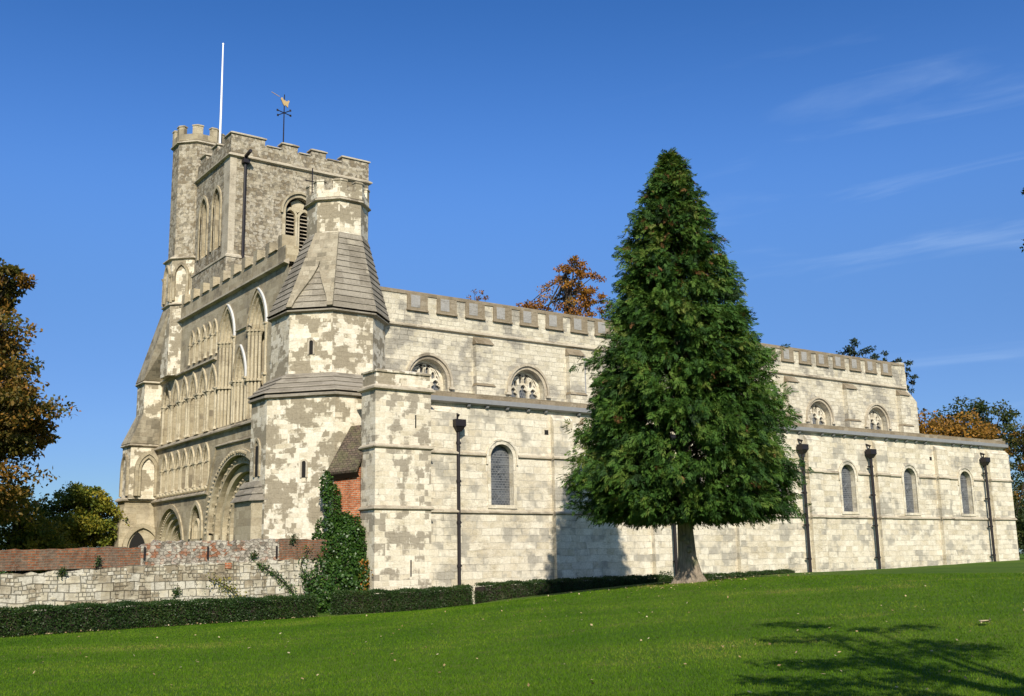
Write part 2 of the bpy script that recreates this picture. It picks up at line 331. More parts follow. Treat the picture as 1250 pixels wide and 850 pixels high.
def tag(o, label, cat, group=None, kind=None):
    if kind: o['kind'] = kind
    else:
        o['label'] = label; o['category'] = cat
    if kind == 'stuff' and label: o['label'] = label; o['category'] = cat
    if group: o['group'] = group
    return o
def empty(name, loc=(0, 0, 0)):
    o = bpy.data.objects.new(name, None); COL.objects.link(o); o.location = loc; o.empty_display_size = .3; return o
def string(mb, poly, z, d=.10, h=.16, closed=True):
    """weathered string course round a plan outline: sloped top, undercut lip"""
    mb.loft(grow(poly, .0), z + h, grow(poly, .0), z + h + .001, False, False)
    mb.loft(grow(poly, .01), z - .02, grow(poly, d), z + .03, True, False)
    mb.loft(grow(poly, d), z + .03, grow(poly, d), z + h * .5, False, False)
    mb.loft(grow(poly, d), z + h * .5, grow(poly, .01), z + h, False, True)

# ------------------------------------------------------------------ ground
GP = [(-19, -35.2, -.1), (-15.9, -19.4, -.12), (-11.1, -24.1, -.1), (-6.9, -28.2, -.02), (-13.45, -6, -.12), (-9.1, -4.85, -.11), (-3.35, -3.43, -.12),
      (-2.2, -1.6, -.17), (3.2, -1.6, -.06), (3.8, -1.6, .06), (7.86, -1.6, .30), (13.1, -1.6, .56), (5.3, .8, -.12), (0, 2, -.2), (17.5, .8, .53), (22.2, .8, .68),
      (24.9, .8, .69), (30.5, .8, .75), (36, .8, .86), (43.4, .8, 1.03), (55, 6.9, 1.05), (4.9, -11, .77), (9, -18, .85), (20, -12, .95), (34, -10, 1.0), (14, -5.5, .74),
      (-6, -15, .12), (-9.5, -11, -.05), (-30, -20, -.3), (-28, 2, -.3), (-12, 2, -.1), (-3, 10, 0), (80, -20, 1.1), (90, 50, 1.0), (0, -32, .25), (14, -34, .6), (-60, 10, -.5),
      (-20, 60, -.2), (20, 60, .5), (-40, -60, -.4), (40, -70, .6), (-16, -40, -.1)]
_P = np.array(GP); _n = len(_P)
def _phi(r): return np.where(r > 1e-9, r * r * np.log(r + 1e-12), 0)
_A = np.zeros((_n + 3, _n + 3)); _d = np.hypot(_P[:, None, 0] - _P[None, :, 0], _P[:, None, 1] - _P[None, :, 1])
_A[:_n, :_n] = _phi(_d) + np.eye(_n) * .6; _A[:_n, _n] = 1; _A[:_n, _n + 1:] = _P[:, :2]; _A[_n:, :_n] = _A[:_n, _n:].T
_w = np.linalg.solve(_A, np.concatenate([_P[:, 2], np.zeros(3)]))
def gz(x, y):
    x = np.atleast_1d(np.asarray(x, float)); y = np.atleast_1d(np.asarray(y, float)); out = np.empty(len(x))
    for i in range(0, len(x), 20000):
        xx, yy = x[i:i + 20000], y[i:i + 20000]
        r = np.hypot(xx[:, None] - _P[None, :, 0], yy[:, None] - _P[None, :, 1])
        out[i:i + 20000] = _phi(r) @ _w[:_n] + _w[_n] + xx * _w[_n + 1] + yy * _w[_n + 2]
    dist = np.hypot(x - 5, y + 5); t = np.clip((dist - 60) / 60, 0, 1); t = t * t * (3 - 2 * t)
    return np.clip(out, -.8, 1.25) * (1 - t) + .3 * t
def gz1(x, y): return float(gz([x], [y])[0])
g = N('mown_lawn'); pos = g.n('ShaderNodeNewGeometry').outputs['Position']
a = g.noise(pos, .22, 5, .6).outputs[0]; b = g.noise(pos, 2.2, 5, .7).outputs[0]; c_ = g.noise(pos, 30, 3, .7).outputs[0]
c = g.mix(g.step(a, .36, .66), (.066, .128, .012), (.108, .170, .018))
c = g.mix(g.step(b, .48, .78, 0, .6), c, (.098, .145, .022))
c = g.mix(g.step(g.noise(pos, .5, 4, .6).outputs[0], .6, .74, 0, .5), c, (.14, .13, .045))
c = g.mix(g.step(c_, .3, .75, .0, .6), c, (.022, .06, .006)); c = g.mix(g.step(g.noise(g.n('ShaderNodeMapping', {0: pos, 3: (.25, .7, 1)}).outputs[0], 1.6, 5, .7).outputs[0], .52, .72, 0, .55), c, (.15, .15, .04))
M['lawn'] = g.out(c, .95, g.bump(g.math('ADD', b, c_), .9, .04), .1)
def axis(lo, hi, c0, c1, st):
    a_ = list(np.arange(c0, c1 + st / 2, st)); q = c1; k = st
    while q < hi: k *= 1.35; q += k; a_.append(q)
    q = c0; k = st
    while q > lo: k *= 1.35; q -= k; a_.insert(0, q)
    return np.array(a_)
gx = axis(-900, 900, -32, 60, .6); gy = axis(-900, 900, -38, 12, .6)
X_, Y_ = np.meshgrid(gx, gy, indexing='ij'); Z_ = gz(X_.ravel(), Y_.ravel())
mb = MB(); mb.v = list(zip(X_.ravel().tolist(), Y_.ravel().tolist(), Z_.tolist())); ny = len(gy)
mb.f = [(i * ny + j, (i + 1) * ny + j, (i + 1) * ny + j + 1, i * ny + j + 1) for i in range(len(gx) - 1) for j in range(ny - 1)]
tag(mb.build('lawn_ground', M['lawn'], smooth=True), None, None, kind='structure')

# ------------------------------------------------------------------ the church
CH = empty('priory_church')
tag(CH, 'medieval cream stone priory church with battlemented tower and spired corner turret', 'church')
# the west front, tower and north-west turret have image-derived coordinates, scaled up about the camera to lie deeper, origin offset FT
FRONT = False; FK = 1.0575; FT = (1.092, 2.024, -.086)
def part(mb_, name, mat, parent=CH, loc=None, **k):
    if FRONT:
        off = (0, 0, 0) if loc else FT
        mb_.v = [tuple(c_ * FK + o_ for c_, o_ in zip(v_, off)) for v_ in mb_.v]
        if loc: loc = tuple(c_ * FK + o_ for c_, o_ in zip(loc, FT))
    return mb_.build(name, M[mat], parent, loc=loc, **k)
def dup(o, loc, parent=CH):
    if FRONT: loc = tuple(c_ * FK + o_ for c_, o_ in zip(loc, FT))
    c2 = o.copy(); COL.objects.link(c2); c2.parent = parent; c2.location = loc
    for ch in o.children:
        d = ch.copy(); COL.objects.link(d); d.parent = c2
    return c2
# ---- south aisle
YA = .8; AX0, AX1 = 1.0, 43.5; fa = fS(YA)
AW = [6.24, 11.75, 17.3, 22.85, 28.38, 33.75, 39.12]
def awin(cx): return arch(cx, .56, 3.72, 5.62, .56)
mb = MB().panel(fa, rect(AX0, AX1, -.6, 7.7), [(awin(x), .34, False) for x in AW])
mb.box(AX1 - .001, AX1, YA, 4.9, -.6, 8.3); mb.box(AX0, AX1 - .01, YA + .36, YA + .5, -.6, 7.7)
part(mb, 'aisle_wall', 'aisle')
# window: stone surround, sloping sill, leaded pane with saddle bars
o = MB().ring(fS(0), arch(0, .56, 0, 1.9, .56), arch(0, .56, 0, 1.9, .56, d=.15), -.02, .03)
o.ring(fS(0), arch(0, .71, 1.62, 1.9, .71), arch(0, .71, 1.62, 1.9, .71, d=.07), -.02, .07)
o.box(-.72, .72, -.05, .33, -.14, 0.0)
win = part(o, 'window', 'aisle', loc=(AW[0], YA, 3.72))
mb = MB(); mb.add([fS(0)(u, v, -.26) for u, v in arch(0, .57, 0, 1.9, .57)], [tuple(range(21))])
part(mb, 'pane', 'glass', win)
mb = MB()
for k in range(1, 7): mb.box(-.55, .55, .235, .25, k * .33 - .008, k * .33 + .008)
for zc in (.33, 1.32):
    for q in (0, 1):
        mb.tube([(-.2, .238, zc - .18 if q else zc + .18), (.2, .238, zc + .18 if q else zc - .18)], .008, 4)
part(mb, 'saddle_bar', 'lead', win)
for x in AW[1:]: dup(win, (x, YA, 3.72))
# pilaster buttresses
PIL = [(2.42, 3.93), (8.78, 9.81), (14.3, 15.3), (19.7, 20.15), (25.05, 26.05), (30.63, 31.63), (36.2, 37.2), (41.46, 43.62)]
for i, (x0, x1) in enumerate(PIL):
    mb = MB(); y1 = YA + .02; pr = .22
    mb.box(x0, x1, YA - pr, y1, -.6, 7.32)
    mb.loft([(x0, YA - pr), (x1, YA - pr), (x1, y1), (x0, y1)], 7.32, [(x0, YA - .005), (x1, YA - .005), (x1, y1), (x0, y1)], 7.55, False, True)
    part(mb, 'pilaster', 'aisle')
def course(zc, holes, d=.09):
    """string course that breaks forward round the pilasters; one part per length of stone between openings"""
    segs = []; x = 2.42; runs = []
    for (a0, a1) in PIL:
        if x < a0: segs.append((x, a0, YA))
        segs.append((a0 - .06, a1 + .06, YA - .22)); x = a1
    for (a0, a1, y) in segs:
        cuts = [(a0, a1)]
        for h0, h1 in holes:
            cuts = [c2 for (p, q) in cuts for c2 in ((p, min(q, h0)), (max(p, h1), q)) if c2[1] > c2[0] + .01]
        for p, q in cuts:
            mb = MB(); vs = []
            for xx in (p, q):
                vs += [(xx, y + .02, zc - .03), (xx, y - d, zc + .01), (xx, y - d, zc + .07), (xx, y + .02, zc + .15)]
            mb.add(vs, [(0, 1, 5, 4), (1, 2, 6, 5), (2, 3, 7, 6), (0, 3, 2, 1), (4, 5, 6, 7)])
            part(mb, 'string_course', 'trim')
course(3.38, []); course(5.66, [(x - .8, x + .8) for x in AW])
# eaves: brown coping, lead gutter on stone brackets, lean-to roof
part(MB().box(2.45, 43.62, YA - .10, YA + .3, 7.93, 8.15), 'eaves_coping', 'brown')
mb = MB(); mb.add([(x, y, z) for x in (2.42, 43.66) for y, z in ((YA - .02, 7.68), (YA - .24, 7.74), (YA - .26, 7.92), (YA + .1, 7.925))], [(0, 1, 5, 4), (1, 2, 6, 5), (2, 3, 7, 6), (0, 3, 2, 1), (4, 5, 6, 7)])
part(mb, 'gutter', 'lead')
br = MB().add([(x, y, z) for x in (-.06, .06) for y, z in ((.02, 0), (-.12, .05), (-.17, .13), (.02, .14))], [(0, 1, 5, 4), (1, 2, 6, 5), (2, 3, 7, 6), (0, 3, 2, 1), (4, 5, 6, 7)])
b0 = part(br, 'gutter_bracket', 'lead', loc=(4.6, YA, 7.56))
x = 5.5
while x < 43:
    if not any(p - .1 < x < q + .1 for p, q in PIL): dup(b0, (x, YA, 7.56))
    x += .82 + .25 * math.sin(x * 7)
part(MB().add([(2.4, .9, 8.1), (43.5, .9, 8.1), (43.5, 4.85, 8.5), (2.4, 4.85, 8.5)], [(0, 1, 2, 3)]), 'aisle_roof', 'lead')
# cast iron downpipes with hopper heads
def pipe_mb(ztop, zbot):
    mb = MB().tube([(0, 0, ztop), (0, 0, zbot)], .075, 10)
    for zz in (1.35, 3.0, 4.6, 6.1): mb.tube([(0, 0, zz - .05), (0, 0, zz + .05)], .10, 10)
    mb.tube([(0, 0, zbot + .3), (0, -.03, zbot + .12), (0, -.16, zbot + .02)], .075, 8)
    for zz in (1.35, 3.0, 4.6, 6.1): mb.box(-.17, .17, .05, .14, zz - .03, zz + .03)
    return mb
pp = part(pipe_mb(6.75, -.15), 'drainpipe', 'iron', loc=(3.93 + .06, YA - .24, 0))
hm = MB().loft([(-.11, -.1), (.11, -.1), (.11, .1), (-.11, .1)], 6.55, [(-.22, -.2), (.22, -.2), (.22, .14), (-.22, .14)], 6.75)
hm.box(-.24, .24, -.22, .14, 6.752, 7.02); hm.tube([(.02, .12, 7.02), (.02, .0, 7.2), (.02, .28, 7.3)], .07, 8)
part(hm, 'hopper_head', 'iron', pp)
for x in (15.5, 24.6, 30.12, 40.95): dup(pp, (x, YA - .24, 0))
# put-log holes
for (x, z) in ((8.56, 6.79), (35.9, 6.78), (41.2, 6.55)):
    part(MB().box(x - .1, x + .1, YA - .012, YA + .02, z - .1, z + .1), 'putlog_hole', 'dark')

# ---- nave clerestory
YC = 4.8; fc = fS(YC)
CW = [5.2, 10.58, 15.9, 21.1, 26.3, 31.5, 36.86]
def cwin(cx): return arch(cx, .96, 7.9, 9.28, 1.0)
mb = MB().panel(fc, [(2.4, 7.2), (41.0, 7.2), (41.09, 10.88), (40.07, 11.66), (2.4, 11.66)], [(cwin(x), .6, False) for x in CW])
mb.box(2.4, 40.9, YC + .62, YC + .75, 7.2, 11.7)
mb.add([(41.0, YC, 7.2), (41.09, YC, 10.88), (40.07, YC, 11.66), (41.0, YC + .9, 7.2), (41.09, YC + .9, 10.88), (40.07, YC + .9, 11.66)], [(0, 1, 4, 3), (1, 2, 5, 4)])
part(mb, 'clerestory_wall', 'clere')
# traceried window
fz = fS(0)
o = MB().ring(fz, arch(0, .96, 0, 1.38, 1.0), arch(0, .96, 0, 1.38, 1.0, d=.14), -.02, .03)
o.ring(fz, arch(0, 1.10, 1.2, 1.38, 1.14), arch(0, 1.10, 1.2, 1.38, 1.14, d=.10), -.02, .12)
for sx in (-1, 1): o.box(sx * 1.15 - .14, sx * 1.15 + .14, -.13, .02, 1.1, 1.2)
cw = part(o, 'clerestory_window', 'trim', loc=(CW[0], YC, 7.9))
mb = MB(); mb.add([fz(u, v, -.5) for u, v in arch(0, .97, 0, 1.38, 1.01)], [tuple(range(21))])
part(mb, 'pane', 'diaglass', cw)
def bar(mb, pts, wd, w0, w1):
    L = []; Rr = []
    for i, p in enumerate(pts):
        q0 = pts[max(i - 1, 0)]; q1 = pts[min(i + 1, len(pts) - 1)]; t = Vector((q1[0] - q0[0], q1[1] - q0[1])).normalized()
        L.append((p[0] - t.y * wd, p[1] + t.x * wd)); Rr.append((p[0] + t.y * wd, p[1] - t.x * wd))
    mb.ring(fz, L, Rr, w0, w1)
mb = MB()
mb.ring(fz, arch(0, .82, 0, 1.38, .86), arch(0, .82, 0, 1.38, .86, d=.14), -.5, -.34)
for mx_ in (-.29, .29): bar(mb, [(mx_, 0), (mx_, 2.0)], .055, -.48, -.34)
for cx in (-.57, 0, .57):
    zs = 1.25 if cx else 1.42
    bar(mb, arch(cx, .25, zs - .02, zs, .34, 6), .05, -.47, -.35)
    for sx in (-1, 1):   # cusps
        bar(mb, [(cx + sx * .24, zs + .02), (cx + sx * .11, zs + .07), (cx + sx * .19, zs + .20)], .03, -.46, -.37)
for cx, zb, hh in ((-.44, 1.62, .30), (-.15, 1.80, .36), (.15, 1.80, .36), (.44, 1.62, .30)):
    bar(mb, arch(cx, .13, zb - .02, zb + hh * .4, .2, 5), .035, -.46, -.36)
    bar(mb, [(cx - .13, zb), (cx, zb - .15), (cx + .13, zb)], .035, -.46, -.36)
bar(mb, [(-.82, 1.5), (-.5, 1.98), (0, 2.2), (.5, 1.98), (.82, 1.5)], .04, -.47, -.36)
part(mb, 'tracery', 'aisle', cw)
for x in CW[1:]: dup(cw, (x, YC, 7.9))
for x0, x1 in ((7.55, 8.45), (12.9, 13.82), (18.05, 18.95), (23.3, 24.2), (28.62, 29.5), (33.8, 34.75), (39.0, 39.95)):
    mb = MB(); mb.box(x0, x1, YC - .27, YC + .02, 9.36, 11.16)
    mb.box(x0 - .06, x1 + .06, YC - .36, YC + .02, 7.2, 9.24)
    c0 = part(mb, 'clerestory_pilaster', 'clere')
    mb = MB()
    mb.loft([(x0 - .07, YC - .42), (x1 + .07, YC - .42), (x1 + .07, YC + .02), (x0 - .07, YC + .02)], 9.24, [(x0, YC - .275), (x1, YC - .275), (x1, YC + .02), (x0, YC + .02)], 9.37)
    part(mb, 'weathering', 'brown', c0); mb = MB()
    mb.loft([(x0 - .04, YC - .36), (x1 + .04, YC - .36), (x1 + .04, YC + .02), (x0 - .04, YC + .02)], 11.16, [(x0, YC - .01), (x1, YC - .01), (x1, YC + .02), (x0, YC + .02)], 11.52)
    part(mb, 'weathering', 'brown', c0)
part(MB().tube([(13.98, YC - .1, 11.3), (13.98, YC - .1, 8.2)], .05, 8), 'drainpipe', 'lead')
mb = MB(); vs = []
for xx in (2.4, 40.0): vs += [(xx, YC + .02, 11.58), (xx, YC - .13, 11.63), (xx, YC - .13, 11.69), (xx, YC + .02, 11.80)]
mb.add(vs, [(0, 1, 5, 4), (1, 2, 6, 5), (2, 3, 7, 6), (0, 3, 2, 1), (4, 5, 6, 7)])
part(mb, 'string_course', 'trim')
# parapet: cream ashlar with blocked embrasures of brown stone and grey slabs
part(MB().box(2.4, 39.98, YC - .03, YC + .35, 11.66, 13.06), 'parapet', 'clere')
mb = MB().box(2.4, 40.02, YC - .075, YC + .38, 13.06, 13.17); mb.loft([(2.4, YC - .06), (40, YC - .06), (40, YC + .37), (2.4, YC + .37)], 13.17, [(2.4, YC + .1), (40, YC + .1), (40, YC + .2), (2.4, YC + .2)], 13.27)
part(mb, 'coping', 'brown')
mb = MB()
mb.panel(fz, rect(-.515, .515, 12.43, 13.06), [], w=.085)
mb.box(-.515, .515, -.085, -.03, 12.43, 13.059)
e0 = MB().box(-.515, .515, -.09, -.02, 12.42, 13.06); e0.loft([(-.55, -.15), (.55, -.15), (.55, -.02), (-.55, -.02)], 12.34, [(-.53, -.1), (.53, -.1), (.53, -.02), (-.53, -.02)], 12.43)
eb = part(e0, 'blocked_embrasure', 'brown', loc=(4.6, YC, 0))
part(MB().box(-.34, .12, -.10, -.03, 12.50, 13.05), 'slab', 'slate', eb)
x = 6.12
while x < 39.6:
    dup(eb, (x, YC, 0)); x += 1.523
part(MB().box(39.5, 40.02, YC - .06, YC + .4, 11.8, 13.3), 'parapet_end', 'clere')
part(MB().add([(2.4, YC + .3, 12.6), (40.9, YC + .3, 12.6), (40.9, 10.5, 13.1), (2.4, 10.5, 13.1), (2.4, 16.5, 12.6), (40.9, 16.5, 12.6)], [(0, 1, 2, 3), (3, 2, 5, 4)]), 'nave_roof', 'lead')
mb = MB().box(40.0, 40.6, YC + .3, 16.5, 0, 12.7); mb.box(2.0, 40.6, 16.0, 16.6, 0, 12.7); mb.box(2, 43.5, 20, 20.5, 0, 8)
part(mb, 'east_wall', 'clere')

# ---- corner buttress of the aisle
B = [(0, 0), (2.4, 0), (2.4, 1.5), (0, 1.1)]
mb = MB().prism(B, -.6, 7.95); part(mb, 'corner_buttress', 'butt')
mb = MB().prism(grow(B, -.03), 7.95, 8.55); mb.loft(grow(B, .03), 8.55, grow(B, .03), 8.62); mb.loft(grow(B, .02), 8.62, grow(B, -.2), 8.70)
part(mb, 'buttress_parapet', 'turret')
mb = MB(); string(mb, B, 7.88, .13, .2); part(mb, 'string_course', 'trim')
for zc in (3.43, 5.70):
    mb = MB(); string(mb, B, zc, .09, .15); part(mb, 'string_course', 'trim')
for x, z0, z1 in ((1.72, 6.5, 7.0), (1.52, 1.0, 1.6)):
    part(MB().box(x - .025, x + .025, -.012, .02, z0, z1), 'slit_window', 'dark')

# ---- south-west turret
LO = [(-2.5, 5.75), (-2.5, 4.2), (-.65, 2.02), (1.9, 2.02), (3.1, 3.2), (3.1, 8.5), (-.5, 8.5), (-.5, 7.7)]
UP = octo(.75, 5.55, 2.2)
UPl = [UP[0], UP[1], UP[2], UP[3], UP[4], UP[5], UP[6], UP[7]]
def slit(pa, pb, u, z0, hw=.09, h=.5):
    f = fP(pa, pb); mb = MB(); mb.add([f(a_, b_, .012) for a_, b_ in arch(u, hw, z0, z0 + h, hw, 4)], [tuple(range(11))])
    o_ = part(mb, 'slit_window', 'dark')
    part(MB().ring(f, arch(u, hw, z0, z0 + h, hw, 4), arch(u, hw, z0, z0 + h, hw, 4, d=.07), -.02, .05), 'surround', 'trim', o_)
mb = MB().prism(LO, -.6, 7.95)
part(mb, 'turret_base', 'turret')
mb = MB(); string(mb, LO, 7.86, .14, .2); part(mb, 'string_course', 'weather')
def courses(pa, za, pb, zb, n, lip=.05, gap=.035):
    mb = MB()
    for i in range(n):
        t0, t1 = i / n, (i + 1) / n
        a_, b_ = grow(lerp(pa, pb, t0), lip), grow(lerp(pa, pb, t1), .0)
        z0, z1 = za + (zb - za) * t0, za + (zb - za) * t1
        mb.loft(lerp(pa, pb, t0), z0 - .001, a_, z0 + .002, False, False)
        mb.loft(a_, z0 + .002, grow(lerp(pa, pb, t0 + .02), lip), z0 + gap, False, False)
        mb.loft(grow(lerp(pa, pb, t0 + .02), lip), z0 + gap, b_, z1, False, i == n - 1)
    return mb
LOs = grow(LO, .12); UPb = grow(UP, .03)
part(courses(LOs, 8.06, UPb, 9.0, 4, .05, .05), 'skirt_roof', 'weather')
part(MB().prism(UP, 8.6, 11.65), 'turret_stage', 'turret')
TP = octo(1.0, 5.4, 1.2)
mb = MB(); string(mb, UP, 11.5, .16, .16); part(mb, 'string_course', 'weather')
part(courses(grow(UP, .17), 11.66, grow(TP, .02), 15.15, 13, .035, .03), 'spire_roof', 'weather')
def lp3(i, t, d):
    a_, b_ = grow(UP, .17 + d), grow(TP, .02 + d * .6); return Vector((*lerp(a_, b_, t)[i], 11.68 + (15.15 - 11.68) * t))
# plain stone broach on the south-west slope: two ridges that close over a triangle of slabs
no_ = Vector((-.7071, -.7071, .25)); mb = MB(); vs = []; K = 14
for t in np.linspace(0, .985, K):
    t = float(t); c1, c2 = lp3(1, t, 0), lp3(2, t, 0); d_ = c2 - c1; Lh = d_.length / 2; u_ = d_.normalized(); q = min(1, t / .62); q = q * q * (3 - 2 * q)
    w_ = .24 + (Lh - .24) * q; o_ = no_ * .10
    vs += [c1 - no_ * .05, c1 + o_, c1 + u_ * w_ + o_, c1 + u_ * w_ - no_ * .05, c2 - u_ * w_ - no_ * .05, c2 - u_ * w_ + o_, c2 + o_, c2 - no_ * .05]
for k in range(K - 1):
    for q in (0, 1, 2, 4, 5, 6): mb.f.append((k * 8 + q, k * 8 + q + 1, k * 8 + 9 + q, k * 8 + 8 + q))
mb.f += [(0, 1, 2, 3), (4, 5, 6, 7)]
mb.v = [tuple(v) for v in vs]; part(mb, 'roof_broach', 'splay')
part(MB().prism(TP, 14.6, 16.6), 'turret_top', 'turret')
mb = MB(); string(mb, TP, 16.55, .13, .16); part(mb, 'string_course', 'trim')
def crown(P, z0, ze, zm, th, frac, mat='turret', name='turret_parapet'):
    """octagonal battlements: low wall, merlon blocks wrapping each corner, sloped caps"""
    mb = MB(); n = len(P); inner = grow(P, -th)
    for i in range(n):
        j = (i + 1) % n
        mb.loft([P[i], P[j], inner[j], inner[i]], z0, [P[i], P[j], inner[j], inner[i]], ze)
    pr = part(mb, name, mat)
    for i in range(n):
        j, k = (i + 1) % n, (i - 1) % n; L = lambda a_, b_, t: (a_[0] + (b_[0] - a_[0]) * t, a_[1] + (b_[1] - a_[1]) * t)
        pl = [L(P[i], P[k], frac), P[i], L(P[i], P[j], frac), L(inner[i], inner[j], frac), inner[i], L(inner[i], inner[k], frac)]
        mb = MB().loft(pl, ze - .002, pl, zm - .06); q = grow(pl, .03)
        mb.loft(q, zm - .06, q, zm); mb.loft(q, zm, grow(pl, -.06), zm + .05)
        part(mb, 'merlon', mat, pr)
crown(grow(TP, .05), 16.71, 17.02, 17.48, .22, .30)
slit(UP[1], UP[2], .95, 9.75, .08, .5); slit(LO[1], LO[2], 1.62, 4.75, .085, .55)
f = fW(-2.5); part(MB().ring(f, arch(5.0, .2, 4.9, 6.0, .3, 5), arch(5.0, .2, 4.9, 6.0, .3, 5, d=.1), -.01, .06), 'niche', 'front')
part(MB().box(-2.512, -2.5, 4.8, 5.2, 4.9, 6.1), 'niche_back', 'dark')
# projecting buttress at its foot with a weathered top
FB = [(-2.8, 6.5), (-2.8, 4.75), (-2.42, 4.3), (-2.0, 4.9), (-2.0, 6.5)]
mb = MB().prism(FB, -.6, 3.95); part(mb, 'foot_buttress', 'front')
part(courses(grow(FB, .08), 3.95, [(-2.5, 6.3), (-2.5, 4.9), (-2.42, 4.5), (-2.0, 4.9), (-2.0, 6.4)], 4.75, 3, .05, .05), 'weathering', 'weather')

# ---- lean-to between turret and buttress
part(MB().prism([(-.66, 2.0), (-.05, 1.08), (.2, 1.3), (-.3, 2.1)], -.6, 5.05), 'brick_lean_to', 'brick')
mb = MB(); e1, e2 = Vector((-1.05, 1.93, 4.86)), Vector((-.35, .85, 4.93)); t1, t2 = Vector((.02, 2.0, 6.7)), Vector((.6, 1.2, 6.75))
mb.add([e1, e2, t2, t1, e1 + Vector((.05, .02, -.08)), e2 + Vector((.05, .02, -.08)), t2 + Vector((.1, 0, -.1)), t1 + Vector((.1, 0, -.1))], [(0, 1, 2, 3), (4, 5, 6, 7), (0, 1, 5, 4), (1, 2, 6, 5), (0, 3, 7, 4)])
lr = part(mb, 'lean_to_roof', 'tile')
mb = MB(); mb.add([e1 + Vector((.06, .02, -.085)), e2 + Vector((.06, .02, -.085)), e2 + Vector((.25, .15, -.25)), e1 + Vector((.3, .05, -.25))], [(0, 1, 2, 3)])
part(mb, 'fascia', 'timber', lr)

# ---- west front
FRONT = True
XF = -1.6; ff = fW(XF); YN = 20.7
ARB = [13.2 + .985 * i for i in range(7)]; ARC = [12.72 + 1.285 * i for i in range(6)]; ARD = [12.66 + .765 * i for i in range(5)]
BB = lambda c: arch(c, .36, 5.12, 6.24, .75); BC = lambda c: arch(c, .46, 7.6, 9.5, 1.05); BD = lambda c: arch(c, .28, 11.12, 12.12, .62)
T1 = arch(11.05, .78, 7.62, 11.5, 1.5); T2 = arch(7.55, .85, 7.62, 11.45, 1.55); MA = arch(9.35, .55, 7.62, 9.45, 1.35)
PORT = arch(9.3, 3.25, -.5, 2.95, 3.2, 14); DOOR = arch(17.9, 1.95, -.5, 2.2, 2.1); BL = arch(14.22, .72, 2.75, 3.25, 1.05)
holes = [(PORT, 1.5, True), (DOOR, 1.4, True), (BL, .4, True), (T1, .85, True), (T2, .85, True), (MA, .6, True)]
holes += [(BB(c), .30, True) for c in ARB] + [(BC(c), .38, True) for c in ARC] + [(BD(c), .28, True) for c in ARD]
mb = MB().panel(ff, rect(4.5, YN, -.6, 13.62), holes)
mb.box(XF + 1.55, XF + 1.8, 4.5, YN, -.6, 13.6)
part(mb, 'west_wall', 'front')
def blind(c, o, hw, zb, zs, h, r, name='blind_arch', hd=.10):
    """one arch of an arcade: two moulded orders, shafts with capitals and bases"""
    mb = MB().ring(ff, arch(c, hw, zs, zs, h), arch(c, hw, zs, zs, h, d=hd), -.05, .075)
    mb.ring(ff, arch(c, hw - .07, zs, zs, h - .09), arch(c, hw, zs, zs, h), -.18, -.04)
    a_ = part(mb, name, 'shaft')
    for s_ in (-1, 1):
        y = c + s_ * (hw + .03); x = XF - .02
        sh = MB().tube([(x, y, zb + .12), (x, y, zs - .2)], r, 8)
        sh.tube([(x, y, zs - .22), (x, y, zs - .05)], [r * 1.05, r * 1.7], 8); sh.box(x - r * 1.8, x + r * 1.2, y - r * 1.8, y + r * 1.8, zs - .05, zs + .03)
        sh.tube([(x, y, zb), (x, y, zb + .12)], [r * 1.7, r * 1.05], 8)
        part(sh, 'colonnette', 'shaft', a_)
    return a_
for c in ARB: blind(c, 0, .36, 5.12, 6.24, .75, .055, hd=.09)
for c in ARC: blind(c, 0, .46, 7.6, 9.5, 1.05, .075, hd=.13)
for c in ARD: blind(c, 0, .28, 11.12, 12.12, .62, .05, hd=.07)
def big(c, hw, zs, h, zb, nord, name, caps):
    o_ = None
    for k in range(nord):
        d = -.11 * k; w = -.12 * k
        mb = MB().ring(ff, arch(c, hw, zs, zs, h, 12, d=d - .13), arch(c, hw, zs, zs, h, 12, d=d), w - .2, w + .06)
        q = part(mb, name if o_ is None else 'order', 'shaft', CH if o_ is None else o_); o_ = o_ or q
        for s_ in (-1, 1):
            y = c + s_ * (hw + d - .05); x = XF - w - .0
            sh = MB().tube([(x, y, zb), (x, y, zs - .2)], .07, 8).tube([(x, y, zs - .22), (x, y, zs - .04)], [.075, .13], 8)
            sh.box(x - .14, x + .12, y - .13, y + .13, zs - .04, zs + .04)
            if caps: sh.box(x - .14, x + .12, y - .12, y + .12, caps - .05, caps + .05)
            part(sh, 'colonnette', 'shaft', o_)
    # lead-flashed hood mould over the arch
    full = arch(c, hw, zs, zs, h, 12); outl = arch(c, hw, zs, zs, h, 12, d=.055); half = len(full) // 2 + 1
    part(MB().ring(ff, full[:half], outl[:half], .0, .085), 'hood_flashing', 'flash', o_)
    part(MB().ring(ff, full[half - 1:], outl[half - 1:], .0, .12), 'hood_mould', 'front', o_)
big(11.05, .9, 11.5, 1.62, 7.62, 4, 'tall_arch', 9.42); big(7.55, .98, 11.45, 1.68, 7.62, 4, 'tall_arch', 9.3); big(9.35, .68, 9.45, 1.5, 7.62, 3, 'tall_arch', None)
